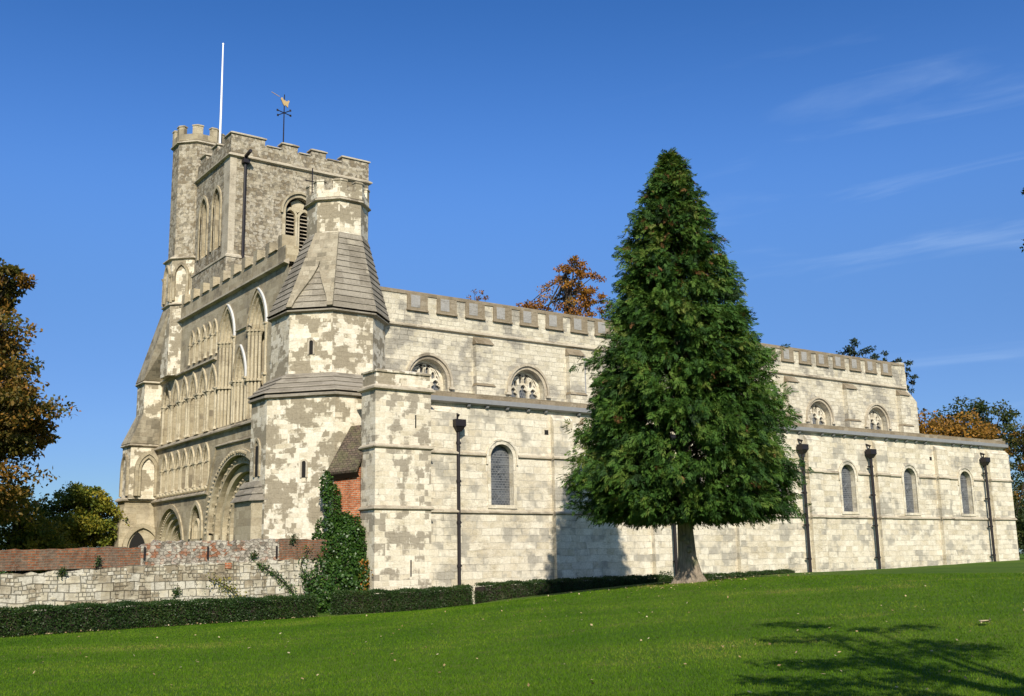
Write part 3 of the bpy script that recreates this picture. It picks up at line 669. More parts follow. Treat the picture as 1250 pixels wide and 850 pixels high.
# great round-headed doorway of carved orders
po = None
for k in range(6):
    d = -.34 * k + .3; w = -.22 * k
    mb = MB().ring(ff, arch(9.3, 3.25, -.5, 2.95, 3.2, 16, d=d - .3), arch(9.3, 3.25, -.5, 2.95, 3.2, 16, d=d), w - .3, w + .08)
    q = part(mb, 'great_doorway' if po is None else 'order', 'front' if k in (1, 3) else 'shaft', CH if po is None else po); po = po or q
    pts = arch(9.3, 3.25, -.5, 2.95, 3.2, 22, d=d - .15)[1:-1]; c0 = None   # carved blocks round the order
    for i, (u, v) in enumerate(pts):
        if u < 8.2 or k == 2 or i % (2 if k % 2 else 1): continue
        lc = (XF - w - .07, u, v)
        if c0 is None or random.random() < .2:
            r_ = (.06 if k % 2 else .085) * random.uniform(.7, 1.2); c0 = part(MB().tube([(.02, 0, 0), (-.05, 0, 0), (-.10, .02, random.uniform(-.02, .02))], [r_, r_ * .9, r_ * .35], 6), 'carving', 'front', po, loc=lc)
        else: dup(c0, lc, po)
for k in range(4):
    y0 = 12.35 - k * .34; x = XF + .22 * k - .05
    part(MB().tube([(x, y0, -.5), (x, y0, 2.85)], .12, 10), 'shaft', 'shaft', po)
part(MB().box(XF + 1.3, XF + 1.45, 8.1, 10.6, -.5, 4.2), 'door_leaf', 'timber', po)
# pointed north doorway
dn = None
for k in range(6):
    d = -.22 * k + .18; w = -.17 * k
    mb = MB().ring(ff, arch(17.9, 1.95, -.5, 2.2, 2.12, 14, d=d - .19), arch(17.9, 1.95, -.5, 2.2, 2.12, 14, d=d), w - .25, w + .07)
    q = part(mb, 'pointed_doorway' if dn is None else 'order', 'front' if k == 0 else 'shaft', CH if dn is None else dn); dn = dn or q
    if k in (1, 4):
        c0 = None
        for u, v in arch(17.9, 1.95, -.5, 2.2, 2.12, 18, d=d - .09)[1:-1]:
            lc = (XF - w - .06, u, v)
            if c0 is None: c0 = part(MB().tube([(0, 0, 0), (-.08, 0, 0)], [.055, .03], 6), 'carving', 'front', dn, loc=lc)
            else: dup(c0, lc, dn)
part(MB().ring(ff, arch(14.22, .72, 2.75, 3.25, 1.05), arch(14.22, .72, 2.75, 3.25, 1.05, d=.16), -.05, .08), 'blind_arch', 'shaft')
for c in (13.85, 14.6): part(MB().ring(ff, arch(c, .26, 2.75, 3.2, .42, 6), arch(c, .26, 2.75, 3.2, .42, 6, d=.07), -.35, -.12), 'blind_arch', 'shaft')
c0 = part(MB().tube([(.05, 0, .06), (-.12, 0, .02), (-.16, 0, -.08)], [.12, .11, .03], 7), 'corbel', 'shaft', loc=(XF, 12.9, 4.96))
for y in np.arange(13.39, 20, .49): dup(c0, (XF, float(y), 4.96))
def wcourse(y0, y1, z, d=.14, h=.17, mat='trim'):
    mb = MB(); vs = []
    for yy in (y0, y1): vs += [(XF + .02, yy, z - .05), (XF - d, yy, z), (XF - d, yy, z + h * .4), (XF + .02, yy, z + h)]
    mb.add(vs, [(0, 1, 5, 4), (1, 2, 6, 5), (2, 3, 7, 6), (0, 3, 2, 1), (4, 5, 6, 7)]); part(mb, 'string_course', mat)
wcourse(12.85, YN, 4.72); wcourse(5, YN, 7.38, .17, .18); wcourse(12.3, YN, 10.84, .15); wcourse(4.5, YN, 13.58, .2, .2); wcourse(8.3, 9.9, 11.68, .1, .1); wcourse(7.2, 11.9, 6.75, .1, .1)
# niche band above the portal: shallow frame
part(MB().ring(ff, [(12.9, 4.7), (11.9, 6.72), (9.3, 6.72)], [(12.98, 4.78), (11.95, 6.8), (9.3, 6.8)], -.02, .07), 'portal_gable', 'front')
# stepped parapet of the front
part(MB().box(XF - .06, XF + .5, 4.7, 19.6, 13.7, 14.38), 'front_parapet', 'front')
mb = MB().box(-.3, .3, -.21, .21, 14.38, 14.93); m1 = part(mb, 'merlon', 'front', loc=(XF + .24, 5.3, 0))
part(MB().loft([(-.36, -.26), (.36, -.26), (.36, .26), (-.36, .26)], 14.93, [(-.2, -.2), (.2, -.2), (.2, .2), (-.2, .2)], 15.03), 'cap', 'trim', m1)
s0 = part(MB().loft([(-.38, -.46), (.3, -.46), (.3, .46), (-.38, .46)], 14.36, [(-.28, -.45), (.3, -.45), (.3, .45), (-.28, .45)], 14.44), 'embrasure_sill', 'trim', loc=(XF + .24, 5.97, 0))
for i in range(1, 11): dup(m1, (XF + .24, 5.3 + 1.325 * i, 0))
for i in range(1, 10): dup(s0, (XF + .24, 5.97 + 1.325 * i, 0))

# ---- north-west turret, stage by stage
def poly(*p): return list(p)
N0 = poly((-3.08, 21.8), (-3.02, 20.72), (-1.3, 20.68), (-.5, 20.68), (-.5, 23.2), (-2.4, 23.2))
Nf = poly((-3.32, 22.2), (-3.32, 20.4), (-1.3, 20.3), (-.5, 20.3), (-.5, 23.6), (-2.6, 23.6))
N1 = poly((-2.98, 21.7), (-2.93, 20.45), (-1.2, 20.42), (-.5, 20.42), (-.5, 22.9), (-2.3, 22.9))
N2 = poly((-2.45, 21.5), (-2.45, 20.25), (-1.2, 20.1), (-.5, 20.3), (-.5, 22.4), (-2.0, 22.4))
N3 = [p for p in octo(-.76, 18.45, 1.32)]; N3 = N3[:2] + N3[2:4] + N3[6:8]
part(MB().prism(Nf, -.6, 3.5).loft(Nf, 3.5, N0, 4.6, False, True), 'turret_foot', 'front')
part(MB().prism(N0, 2.5, 4.85), 'turret_base', 'front')
mb = MB(); string(mb, N0, 4.78, .13, .2); part(mb, 'string_course', 'trim')
part(MB().prism(N1, 4.9, 7.62), 'turret_stage', 'turret')
f1 = fS(20.42); AR = lambda d=0: arch(-2.05, .5, 5.05, 6.38, .78, d=d)
part(MB().ring(f1, AR(-.16), AR(), -.0, .10), 'blind_arch', 'front'); part(MB().ring(f1, AR(), AR(.16), -.05, .17), 'blind_arch', 'front')
part(MB().ring(f1, arch(-1.2, .5, 5.05, 6.38, .5), arch(-1.2, .5, 5.05, 6.38, .5, d=.05), -.1, -.05), 'blind_arch', 'front')
f1w = fW(-2.95); part(MB().ring(f1w, arch(21.1, .4, 5.05, 6.38, .7), arch(21.1, .4, 5.05, 6.38, .7, d=.16), -.02, .12), 'blind_arch', 'front')
f0 = fS(20.34); part(MB().ring(f0, arch(-2.2, .75, 1.6, 2.5, .95), arch(-2.2, .75, 1.6, 2.5, .95, d=.2), -.1, .16), 'blind_arch', 'front')
part(MB().slab(f0, arch(-2.2, .75, 1.6, 2.5, .95), -.02, .03), 'recess', 'front')
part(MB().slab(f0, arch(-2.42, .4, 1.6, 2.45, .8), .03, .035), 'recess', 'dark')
mb = MB(); string(mb, N1, 7.55, .12, .16); part(mb, 'string_course', 'trim')
part(MB().loft(grow(N1, .1), 7.7, N2, 9.2), 'weathering', 'splay')
part(MB().prism(N2, 9.0, 10.9), 'turret_stage', 'turret')
mb = MB(); string(mb, N2, 10.78, .12, .16); part(mb, 'string_course', 'trim')
part(MB().loft(grow(N2, .1), 10.93, N3, 14.45), 'weathering', 'splay')
O3 = octo(-.76, 18.45, 1.32); O4 = octo(-.78, 18.4, 1.2)
part(MB().prism(O3, 10.88, 16.95), 'turret_stage', 'turret')
mb = MB(); string(mb, O3, 14.45, .1, .14); part(mb, 'string_course', 'trim')
for i in range(4):
    a_, b_ = O3[i], O3[(i + 1) % 8]; f = fP(a_, b_) if i else fP(a_, b_)
    L = math.hypot(a_[0] - b_[0], a_[1] - b_[1])
    sg = 1
    c = Vector(((a_[0] + b_[0]) / 2 + .76, (a_[1] + b_[1]) / 2 - 18.45))
    t = (Vector(b_) - Vector(a_)).normalized()
    if Vector((t.y, -t.x)).dot(c) < 0: f_ = (lambda ff_: (lambda u, v, w: ff_(u, v, -w)))(f)
    else: f_ = f
    mb = MB().ring(f_, arch(L / 2, .3, 14.7, 16.0, .55, 6), arch(L / 2, .3, 14.7, 16.0, .55, 6, d=.12), -.02, .11)
    mb.tube([f_(.03, 14.6, .03), f_(.03, 16.0, .03)], .08, 8); mb.tube([f_(.03, 15.9, .03), f_(.03, 16.05, .03)], [.09, .15], 8)
    part(mb, 'blind_arch', 'front')
mb = MB(); string(mb, O3, 16.85, .12, .16); part(mb, 'string_course', 'trim')
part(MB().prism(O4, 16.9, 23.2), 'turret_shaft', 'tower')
mb = MB(); string(mb, O4, 23.12, .12, .16); part(mb, 'string_course', 'trim')
crown(grow(O4, .05), 23.28, 23.62, 24.1, .22, .28, 'front')

# ---- tower
XT, YT0, YT1, XT1 = -1.2, 12.53, 19.6, 6.25
ft, fs = fW(XT), fS(YT0)
LA = lambda c, d=0: arch(c, .52, 16.62, 18.9, .82, d=d)
SB = lambda d=0: arch(2.42, .74, 16.6, 18.62, .82, d=d)
mb = MB().panel(ft, rect(YT0, YT1, 15.95, 20.95), [(LA(14.18), .7, True), (LA(15.98), .7, True)])
mb.panel(fs, rect(XT, XT1, 15.95, 20.95), [(SB(), .6, True)])
mb.box(XT1 - .01, XT1, YT0, YT1, 10, 20.95); mb.box(XT, XT1, YT1 - .01, YT1, 10, 20.95); mb.box(XT + .02, XT1, YT0 + .65, YT1 - .02, 20.8, 20.94)
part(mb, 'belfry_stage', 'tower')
part(MB().box(XT - .12, XT1 + .1, YT0 - .12, YT1, 10.5, 15.85), 'tower_base', 'tower')
TPl = [(XT, YT1), (XT, YT0), (XT1, YT0), (XT1, YT1)]
mb = MB(); string(mb, TPl, 15.8, .16, .24); part(mb, 'string_course', 'trim')
mb = MB(); string(mb, TPl, 20.88, .15, .2); part(mb, 'string_course', 'trim')
# corner quoin of smooth ashlar
mb = MB(); 
part(MB().prism([(XT - .025, YT0 + .75), (XT - .025, YT0 - .025), (XT + .3, YT0 - .025), (XT + .3, YT0), (XT, YT0), (XT, YT0 + .75)], 16.0, 20.86), 'quoin', 'trim')
# belfry parapet and merlons
mb = MB()
P = [(XT, YT0), (XT1, YT0), (XT1, YT1), (XT, YT1)]; I = [(XT + .4, YT0 + .4), (XT1 - .4, YT0 + .4), (XT1 - .4, YT1 - .4), (XT + .4, YT1 - .4)]
for i in range(4):
    j = (i + 1) % 4; mb.prism([P[i], P[j], I[j], I[i]], 20.95, 21.75)
tp = part(mb, 'tower_parapet', 'tower')
def merlon(pl):
    mb = MB().prism(pl, 21.748, 22.06); part(mb, 'merlon', 'tower', tp)
    cap = MB().loft(grow(pl, .07), 22.06, grow(pl, .07), 22.12); cap.loft(grow(pl, .06), 22.12, grow(pl, -.12), 22.22); part(cap, 'merlon_cap', 'trim', tp)
merlon([(XT, YT0), (.52, YT0), (.52, YT0 + .4), (XT + .4, YT0 + .4), (XT + .4, 13.37), (XT, 13.37)][::1])
for a0, a1 in ((1.43, 2.25), (3.0, 3.8)): merlon([(a0, YT0), (a1, YT0), (a1, YT0 + .4), (a0, YT0 + .4)])
merlon([(4.72, YT0), (XT1, YT0), (XT1, YT0 + .4), (4.72, YT0 + .4)])
for a0, a1 in ((14.38, 15.1), (16.0, 16.75)): merlon([(XT, a0), (XT + .4, a0), (XT + .4, a1), (XT, a1)])
for a0, a1 in ((14, 15), (16, 17), (18, 19.6)): merlon([(XT1 - .4, a0), (XT1, a0), (XT1, a1), (XT1 - .4, a1)])
for a0, a1 in ((.3, 1.3), (2.2, 3.2), (4.5, 5.5)): merlon([(a0, YT1 - .4), (a1, YT1 - .4), (a1, YT1), (a0, YT1)])
for a0, a1 in ((.52, 1.43), (2.25, 3.0), (3.8, 4.72)):
    part(MB().box(a0 + .07, a1 - .07, YT0 - .06, YT0 + .42, 21.75, 21.81), 'embrasure_sill', 'trim')
# belfry windows: hood, inner order, louvres, mullion
for c in (14.18, 15.98):
    mb = MB().ring(ft, LA(c), LA(c, .14), -.05, .07); mb.ring(ft, LA(c, -.14), LA(c), -.32, -.08)
    o_ = part(mb, 'belfry_window', 'front')
    mb = MB(); z = 16.75
    while z < 19.2:
        mb.add([(XT + .38, c - .42, z), (XT + .38, c + .42, z), (XT + .6, c + .42, z + .16), (XT + .6, c - .42, z + .16)], [(0, 1, 2, 3)]); z += .2
    part(mb, 'louvre', 'louvre', o_); part(MB().box(XT + .66, XT + .69, c - .5, c + .5, 16.6, 19.6), 'backing', 'dark', o_)
    part(MB().slab(ft, [(c - .03, 16.62), (c + .53, 16.62), (c + .53, 19.1), (c - .03, 19.0)], -.36, -.28), 'blocking', 'front', o_)
mb = MB().ring(fs, SB(), SB(.17), -.05, .03); mb.ring(fs, arch(2.42, .91, 18.5, 18.62, .99), arch(2.42, .91, 18.5, 18.62, .99, d=.1), -.02, .13)
o_ = part(mb, 'belfry_window', 'front')
tym = MB().panel(fs, arch(2.42, .74, 18.35, 18.62, .82), [(arch(2.04, .3, 18.35 + .001, 18.5, .42, 6), .2, False), (arch(2.8, .3, 18.35 + .001, 18.5, .42, 6), .2, False)], w=-.25) if False else MB()
for cx in (2.04, 2.80): tym.ring(fs, arch(cx, .27, 16.6, 18.45, .36, 6), arch(cx, .27, 16.6, 18.45, .36, 6, d=.12), -.4, -.22)
tym.slab(fs, [(2.42, 18.72), (2.12, 18.93), (2.06, 19.2), (2.42, 19.42), (2.78, 19.2), (2.72, 18.93)], -.4, -.24)
part(tym, 'tracery', 'shaft', o_)
mb = MB(); z = 16.7
while z < 18.75:
    for cx in (2.04, 2.80): mb.add([(cx - .26, YT0 + .3, z), (cx + .26, YT0 + .3, z), (cx + .26, YT0 + .48, z + .12), (cx - .26, YT0 + .48, z + .12)], [(0, 1, 2, 3)])
    z += .19
part(mb, 'louvre', 'trim', o_); part(MB().box(1.7, 3.14, YT0 + .56, YT0 + .58, 16.6, 19.5), 'backing', 'dark', o_)
tpipe = part(MB().tube([(-.5, YT0 - .13, 20.8), (-.5, YT0 - .13, 16.05), (-.5, YT0 - .28, 15.7), (-.5, YT0 - .28, 14.9)], .075, 8), 'drainpipe', 'iron')
part(MB().tube([(-.5, YT0 - .1, 20.75), (-.5, YT0 - .12, 20.95), (-.5, YT0 - .75, 21.05)], .09, 8).box(-.66, -.34, YT0 - .3, YT0, 20.6, 20.78), 'spout', 'iron', tpipe)

FRONT = False
# ------------------------------------------------------------------ small things up there
fpz = 20.95
fp = empty('flagpole', (1.0, 20.25 - 2.0, fpz)); tag(fp, 'tall bare white flagpole rising between the battlemented stair turret and the tower corner', 'flagpole')
fp.location = (1.0, 20.2, 21.5)
MB().tube([(0, 0, 0), (0, 0, 5), (-.02, .0, 9.0)], [.075, .06, .035], 10).build('mast', M['pole'], fp, True)
MB().tube([(-.02, 0, 9.0), (-.02, 0, 9.06), (-.02, 0, 9.12)], [.03, .07, .02], 8).build('truck', M['pole'], fp, True)
wv = empty('weather_vane', (4.03, 18.5, 22.0)); tag(wv, 'gilded weathercock on a thin iron rod with compass arms, rising from the tower', 'weather vane')
MB().tube([(0, 0, 0), (0, 0, 5.6)], [.05, .03], 6).build('rod', M['iron'], wv)
mb = MB()
for a_ in range(4):
    t = a_ * math.pi / 2 + .35; mb.tube([(0, 0, 4.5), (.5 * math.cos(t), .5 * math.sin(t), 4.5)], .028, 5); mb.box(.5 * math.cos(t) - .05, .5 * math.cos(t) + .05, .5 * math.sin(t) - .012, .5 * math.sin(t) + .012, 4.44, 4.56)
mb.build('compass_arms', M['iron'], wv)
cock = [(-.30, 5.36), (-.2, 5.2), (-.1, 4.95), (.02, 4.84), (.1, 4.9), (.22, 4.8), (.3, 4.72), (.30, 4.95), (.36, 5.15), (.42, 5.3), (.3, 5.34), (.2, 5.22), (.08, 5.28), (-.08, 5.34), (-.16, 5.5), (-.24, 5.5)]
cock = [(u_ * .72, 5.12 + (v_ - 5.12) * .72) for u_, v_ in cock]
tv = Vector((math.sin(YAW + .5), -math.cos(YAW + .5), 0)); tn = Vector((math.cos(YAW + .5), math.sin(YAW + .5), 0))
MB().slab(lambda u, v, w: tuple(tv * u + tn * w + Vector((0, 0, v))), cock, -.035, .035).tube([tuple(tv * -.28 + Vector((0, 0, 5.42))), tuple(tv * -.75 + Vector((0, 0, 5.62)))], .02, 5).build('weathercock', M['gilt'], wv)
cr_ = empty('iron_cross', (-.15, 5.55, 16.9)); tag(cr_, 'thin dark iron cross finial beside the battlements of the spired turret', 'cross')
MB().tube([(0, 0, 0), (0, 0, 1.35)], .028, 6).tube([(-.36, .0, .75), (.36, 0, .75)], .024, 6).build('cross_bars', M['iron'], cr_)

# ------------------------------------------------------------------ churchyard wall
gw = empty('churchyard_wall', (-7, .6, 0)); tag(gw, 'old churchyard wall of cream rubble stone capped with weathered red brick and flint', 'wall')
def wavy(x0, x1, z0a, z0b, z1f, y0, y1, n, jit, top_j=.03):
    mb = MB(); xs = np.linspace(x0, x1, n); b0 = 0
    for i, x_ in enumerate(xs):
        t = (x_ - x0) / (x1 - x0); zt = z1f(x_) + rng.normal(0, top_j); zb = z0a + (z0b - z0a) * t
        yo = y0 + rng.normal(0, jit)
        mb.v += [(x_ + 7, yo - .6, zb), (x_ + 7, yo - .6 + rng.normal(0, jit), zt), (x_ + 7, y1 - .6, zt + rng.normal(0, top_j * .6)), (x_ + 7, y1 - .6, zb)]
    for i in range(n - 1):
        a_ = i * 4
        for k in range(4): mb.f.append((a_ + k, a_ + (k + 1) % 4, a_ + 4 + (k + 1) % 4, a_ + 4 + k))
    mb.f += [(0, 1, 2, 3), tuple((n - 1) * 4 + k for k in range(4))]
    return mb
wavy(-32, -.4, -.4, -.4, lambda x_: np.interp(x_, [-32, -12.3, -10, -7.7, -2.5, 0], [1.33, 1.36, 1.43, 1.58, 1.70, 1.72]), .6, 1.05, 150, .012).build('stone_face', M['rubble'], gw)
wavy(-32, -8.15, 1.3, 1.5, lambda x_: np.interp(x_, [-32, -12.3, -9.5, -8.9, -8.15], [2.03, 2.07, 2.14, 2.17, 2.10]), .66, 1.0, 140, .012, .018).build('brick_top', M['oldbrick'], gw)
wavy(-8.15, -3.4, 1.5, 1.66, lambda x_: np.interp(x_, [-8.2, -7.7, -6.3, -3.4], [2.2, 2.32, 2.32, 2.37]), .655, 1.02, 50, .005, .03).build('flint_top', M['flintwall'], gw)
wavy(-3.4, -.3, 1.66, 1.7, lambda x_: 2.38, .66, 1.0, 16, .012, .02).build('brick_top', M['oldbrick'], gw)
mb = MB()
for x_ in (-8.05, -5.95, -3.5): mb.box(x_ + 6.98, x_ + 7.02, -.03, .065, 1.75, 2.15)
mb.build('iron_tie', M['iron'], gw)
MB().box(-5.35 + 7, -5.13 + 7, -.03, .1, 1.42, 1.60).build('brick_patch', M['brick'], gw)

# ------------------------------------------------------------------ foliage
def leafmat(name, cols, rough=.6, trans=.25):
    g = N(name); at = g.n('ShaderNodeAttribute', attribute_name='rnd').outputs['Fac']
    rp = g.n('ShaderNodeValToRGB', {0: at}); e = rp.color_ramp.elements; ps = np.linspace(0, 1, len(cols))
    e[0].color = (*cols[0], 1); e[1].color = (*cols[-1], 1)
    for q, c in list(zip(ps, cols))[1:-1]: k = e.new(q); k.color = (*c, 1)
    p = g.n('ShaderNodeBsdfPrincipled', {'Base Color': rp.outputs[0], 'Roughness': rough, 'Specular IOR Level': .3})
    t = g.n('ShaderNodeBsdfTranslucent', {'Color': g.mix(.5, rp.outputs[0], (.16, .22, .02))})
    m = g.n('ShaderNodeMixShader', {0: trans, 1: p.outputs[0], 2: t.outputs[0]})
    g.t.links.new(m.outputs[0], g.n('ShaderNodeOutputMaterial').inputs[0]); return g.m
def leaves(name, C, D, Nn, L, Wd, rnd, mat, parent=None, tri=False):
    """many single leaf blades: C base, D direction, Nn side vector, lengths, widths"""
    n = len(C); k = 3 if tri else 4; V = np.empty((n, k, 3), np.float32)
    D = D / (np.linalg.norm(D, axis=1, keepdims=True) + 1e-9); Sd = np.cross(D, Nn); Sd /= (np.linalg.norm(Sd, axis=1, keepdims=True) + 1e-9)
    if tri:
        V[:, 0] = C - Sd * Wd[:, None] / 2; V[:, 1] = C + Sd * Wd[:, None] / 2; V[:, 2] = C + D * L[:, None]
    else:
        V[:, 0] = C; V[:, 1] = C + D * (L * .45)[:, None] + Sd * (Wd / 2)[:, None]; V[:, 2] = C + D * L[:, None]; V[:, 3] = C + D * (L * .45)[:, None] - Sd * (Wd / 2)[:, None]
    me = bpy.data.meshes.new(name); me.vertices.add(n * k); me.vertices.foreach_set('co', V.ravel())
    me.loops.add(n * k); me.loops.foreach_set('vertex_index', np.arange(n * k, dtype=np.int32))
    me.polygons.add(n); me.polygons.foreach_set('loop_start', np.arange(0, n * k, k, dtype=np.int32)); me.polygons.foreach_set('loop_total', np.full(n, k, np.int32))
    at = me.attributes.new('rnd', 'FLOAT', 'POINT'); at.data.foreach_set('value', np.repeat(np.clip(rnd, 0, 1), k).astype(np.float32))
    me.update(calc_edges=True); me.materials.append(mat)
    o = bpy.data.objects.new(name, me); COL.objects.link(o)
    if parent: o.parent = parent
    return o
def rv(n): 
    v = rng.normal(size=(n, 3)); return v / np.linalg.norm(v, axis=1, keepdims=True)
def bark(name, col):
    g = N(name); pos = g.n('ShaderNodeNewGeometry').outputs['Position']
    mp = g.n('ShaderNodeMapping', {0: pos, 3: (9, 9, 1.4)}).outputs[0]; n = g.noise(mp, 1.5, 6, .7).outputs[0]; n2 = g.noise(pos, 2, 3).outputs[0]
    c = g.mix(g.step(n, .3, .7), tuple(x * .45 for x in col), col); c = g.mix(g.step(n2, .55, .7, 0, .5), c, (.13, .15, .07))
    return g.out(c, .95, g.bump(n, 1, .06), .1)
M['bark'] = bark('grey_brown_bark', (.33, .265, .195)); M['darkbark'] = bark('dark_bark', (.07, .055, .045))

def broadleaf(name, label, cat, base, crowns, trunk_r, mat, size, per, nclump, seed, group=None, trunk_mat='darkbark', tiers=False, gap=0.0):
    """trunk, limbs to every leaf clump, and clumps of separate leaves filling the crown volumes.
    crowns: (dx, dy, z, rx, ry, rz) ellipsoids relative to the base"""
    global rng
    rs = np.random.default_rng(seed); old = rng; rng = rs
    t = empty(name, base); tag(t, label, cat, group)
    mb = MB(); C_, D_, N_, L_, W_, R_ = [], [], [], [], [], []
    zl = min(c[2] - c[5] * .6 for c in crowns); zh = max(c[2] for c in crowns)
    tx, ty = np.mean([c[0] for c in crowns]) * .3, np.mean([c[1] for c in crowns]) * .3
    trunk = [(0, 0, -.3), (tx * .2, ty * .2, zl * .5), (tx * .5, ty * .5, zl), (tx, ty, (zl + zh) / 2), (tx * 1.3, ty * 1.3, zh)]
    mb.tube(trunk, [trunk_r * 1.4, trunk_r, trunk_r * .85, trunk_r * .5, trunk_r * .15], 9)
    vol = np.array([c[3] * c[4] * c[5] for c in crowns]) ** .67; cnt = np.maximum(3, (nclump * vol / vol.sum()).astype(int))
    for (cx, cy, cz, rx, ry, rz), m in zip(crowns, cnt):
        u = rv(m) * (rs.random((m, 1)) ** .33) * .92
        if tiers: u[:, 2] = np.round(u[:, 2] * 3.2) / 3.2 + rs.normal(0, .04, m)
        cc = np.array([cx, cy, cz]) + u * np.array([rx, ry, rz]); Rm = (rx * ry * rz) ** (1 / 3)
        for q in cc:
            if rs.random() < gap: continue
            cr_ = Rm * rs.uniform(.13, .27); k = max(6, int(per * rs.uniform(.6, 1.4))); v = rv(k) * (rs.random((k, 1)) ** .45)
            p = q + v * np.array([cr_ * 1.25, cr_ * 1.25, cr_ * (.5 if tiers else .75)])
            C_.append(p); d = rv(k) * .8 + v * .5 + np.array([0, 0, -.25]); D_.append(d); N_.append(rv(k) + np.array([0, 0, .9]))
            L_.append(size * rs.uniform(.7, 1.35, k)); W_.append(size * rs.uniform(.45, .8, k)); R_.append(np.clip(rs.normal(rs.uniform(.15, .85), .17, k), 0, 1))
            if rs.random() < .45:
                s_ = Vector(trunk[2]).lerp(Vector(trunk[4]), rs.uniform(0, .9)); e_ = Vector(q); md = s_.lerp(e_, .5) + Vector((0, 0, Rm * .08))
                mb.tube([s_, md, e_], [trunk_r * .28, trunk_r * .16, trunk_r * .05], 5)
    mb.build('trunk', M[trunk_mat], t)
    leaves('crown', np.concatenate(C_), np.concatenate(D_), np.concatenate(N_), np.concatenate(L_), np.concatenate(W_), np.concatenate(R_), mat, t)
    rng = old
    return t
def at(px, py, dist):
    """point at a horizontal distance from the camera along a sight direction (photo pixels, 1250 wide)"""
    d = R2 * ((px - 625) / 1316.98) + U2 * ((425 - py) / 1316.98) + Fv; h = math.hypot(d.x, d.y); p = CAM + d * (dist / h); return p

M['conifer'] = leafmat('cypress_spray', [(.010, .028, .005), (.018, .052, .007), (.032, .085, .009), (.055, .118, .012), (.085, .140, .016), (.125, .145, .026)], .7, .2)
M['rust'] = leafmat('rusty_spray', [(.13, .06, .022), (.20, .10, .035)], .7, .2)
M['hedge'] = leafmat('box_leaf', [(.010, .028, .006), (.020, .048, .008), (.035, .068, .012), (.07, .06, .02)], .5, .15)
M['ivy'] = leafmat('ivy_leaf', [(.012, .036, .006), (.026, .066, .010), (.045, .098, .014), (.075, .13, .02)], .4, .15)
M['beech'] = leafmat('turning_beech_leaf', [(.035, .042, .010), (.085, .08, .014), (.125, .09, .016), (.20, .11, .018), (.29, .13, .02)], .6, .3)
M['olive'] = leafmat('yellowing_leaf', [(.045, .075, .011), (.12, .145, .016), (.24, .215, .02), (.36, .27, .024)], .6, .3)
M['copper'] = leafmat('copper_leaf', [(.16, .06, .014), (.28, .105, .016), (.40, .16, .02), (.34, .2, .026)], .6, .35)
M['amber'] = leafmat('amber_leaf', [(.16, .085, .014), (.28, .135, .02), (.36, .17, .022), (.2, .12, .02)], .6, .3)
M['darkgreen'] = leafmat('dark_green_leaf', [(.012, .024, .007), (.024, .042, .009), (.045, .06, .012), (.08, .075, .015)], .6, .25)
M['pine'] = leafmat('blue_green_needle', [(.012, .026, .018), (.022, .04, .026), (.035, .055, .03)], .6, .15)

# ---- the big conifer in front of the south wall
TB = Vector((4.89, -10.99, .74))
ct = empty('conifer_tree', TB); tag(ct, 'large dark green conical cypress tree on the lawn before the south wall', 'tree')
TH = 13.95; PXM = 14.0 / 532
prof_z = np.array([0, 70, 80, 92, 122, 160, 210, 273, 310, 352, 410, 440, 478, 505, 525, 532]) * PXM      # photo heights above the foot
prof_l = np.array([0, 0, 78, 112, 136, 126, 116, 104, 88, 79, 66, 55, 38, 22, 8, 0]) * PXM
prof_r = np.array([0, 0, 84, 110, 131, 133, 118, 104, 92, 80, 58, 50, 38, 24, 9, 0]) * PXM
side = np.array([math.sin(YAW), -math.cos(YAW)])
mb = MB(); tr = [(0, 0, -.25), (0, 0, 0), (.0, .0, .3), (-.03, .02, .8), (-.05, .03, 1.7), (-.02, .0, 3.2), (0, 0, 7), (-.0, 0, 11), (-.1, .08, 13.7)]
rads = [.72, .54, .35, .245, .22, .215, .18, .1, .03]
nn = 22; pts_ = []
for i, (p, r_) in enumerate(zip(tr, rads)):
    for k in range(nn):
        t = 2 * math.pi * k / nn; fl = 1 + (.16 if i < 4 else .06) * math.sin(5 * t + .6) * (1 if i > 0 else 1.5) + .05 * math.sin(9 * t + i)
        mb.v.append((p[0] + r_ * fl * math.cos(t), p[1] + r_ * fl * math.sin(t), p[2]))
for i in range(len(tr) - 1):
    for k in range(nn): mb.f.append((i * nn + k, i * nn + (k + 1) % nn, (i + 1) * nn + (k + 1) % nn, (i + 1) * nn + k))
for i, (az_, z_) in enumerate(((-2.4, 1.25), (-2.2, 1.0), (-2.75, 1.35))):
    v = Vector((math.cos(az_), math.sin(az_), 0)); mb.tube([v * .2 + Vector((0, 0, z_)), v * .34 + Vector((0, 0, z_)), v * .35 + Vector((0, 0, z_))], [.11, .09, .02], 8)
mb.build('trunk', M['bark'], ct, True)
C_, D_, N_, L_, W_, R_ = [], [], [], [], [], []; limbs = MB(); RC = []
nb = 1750
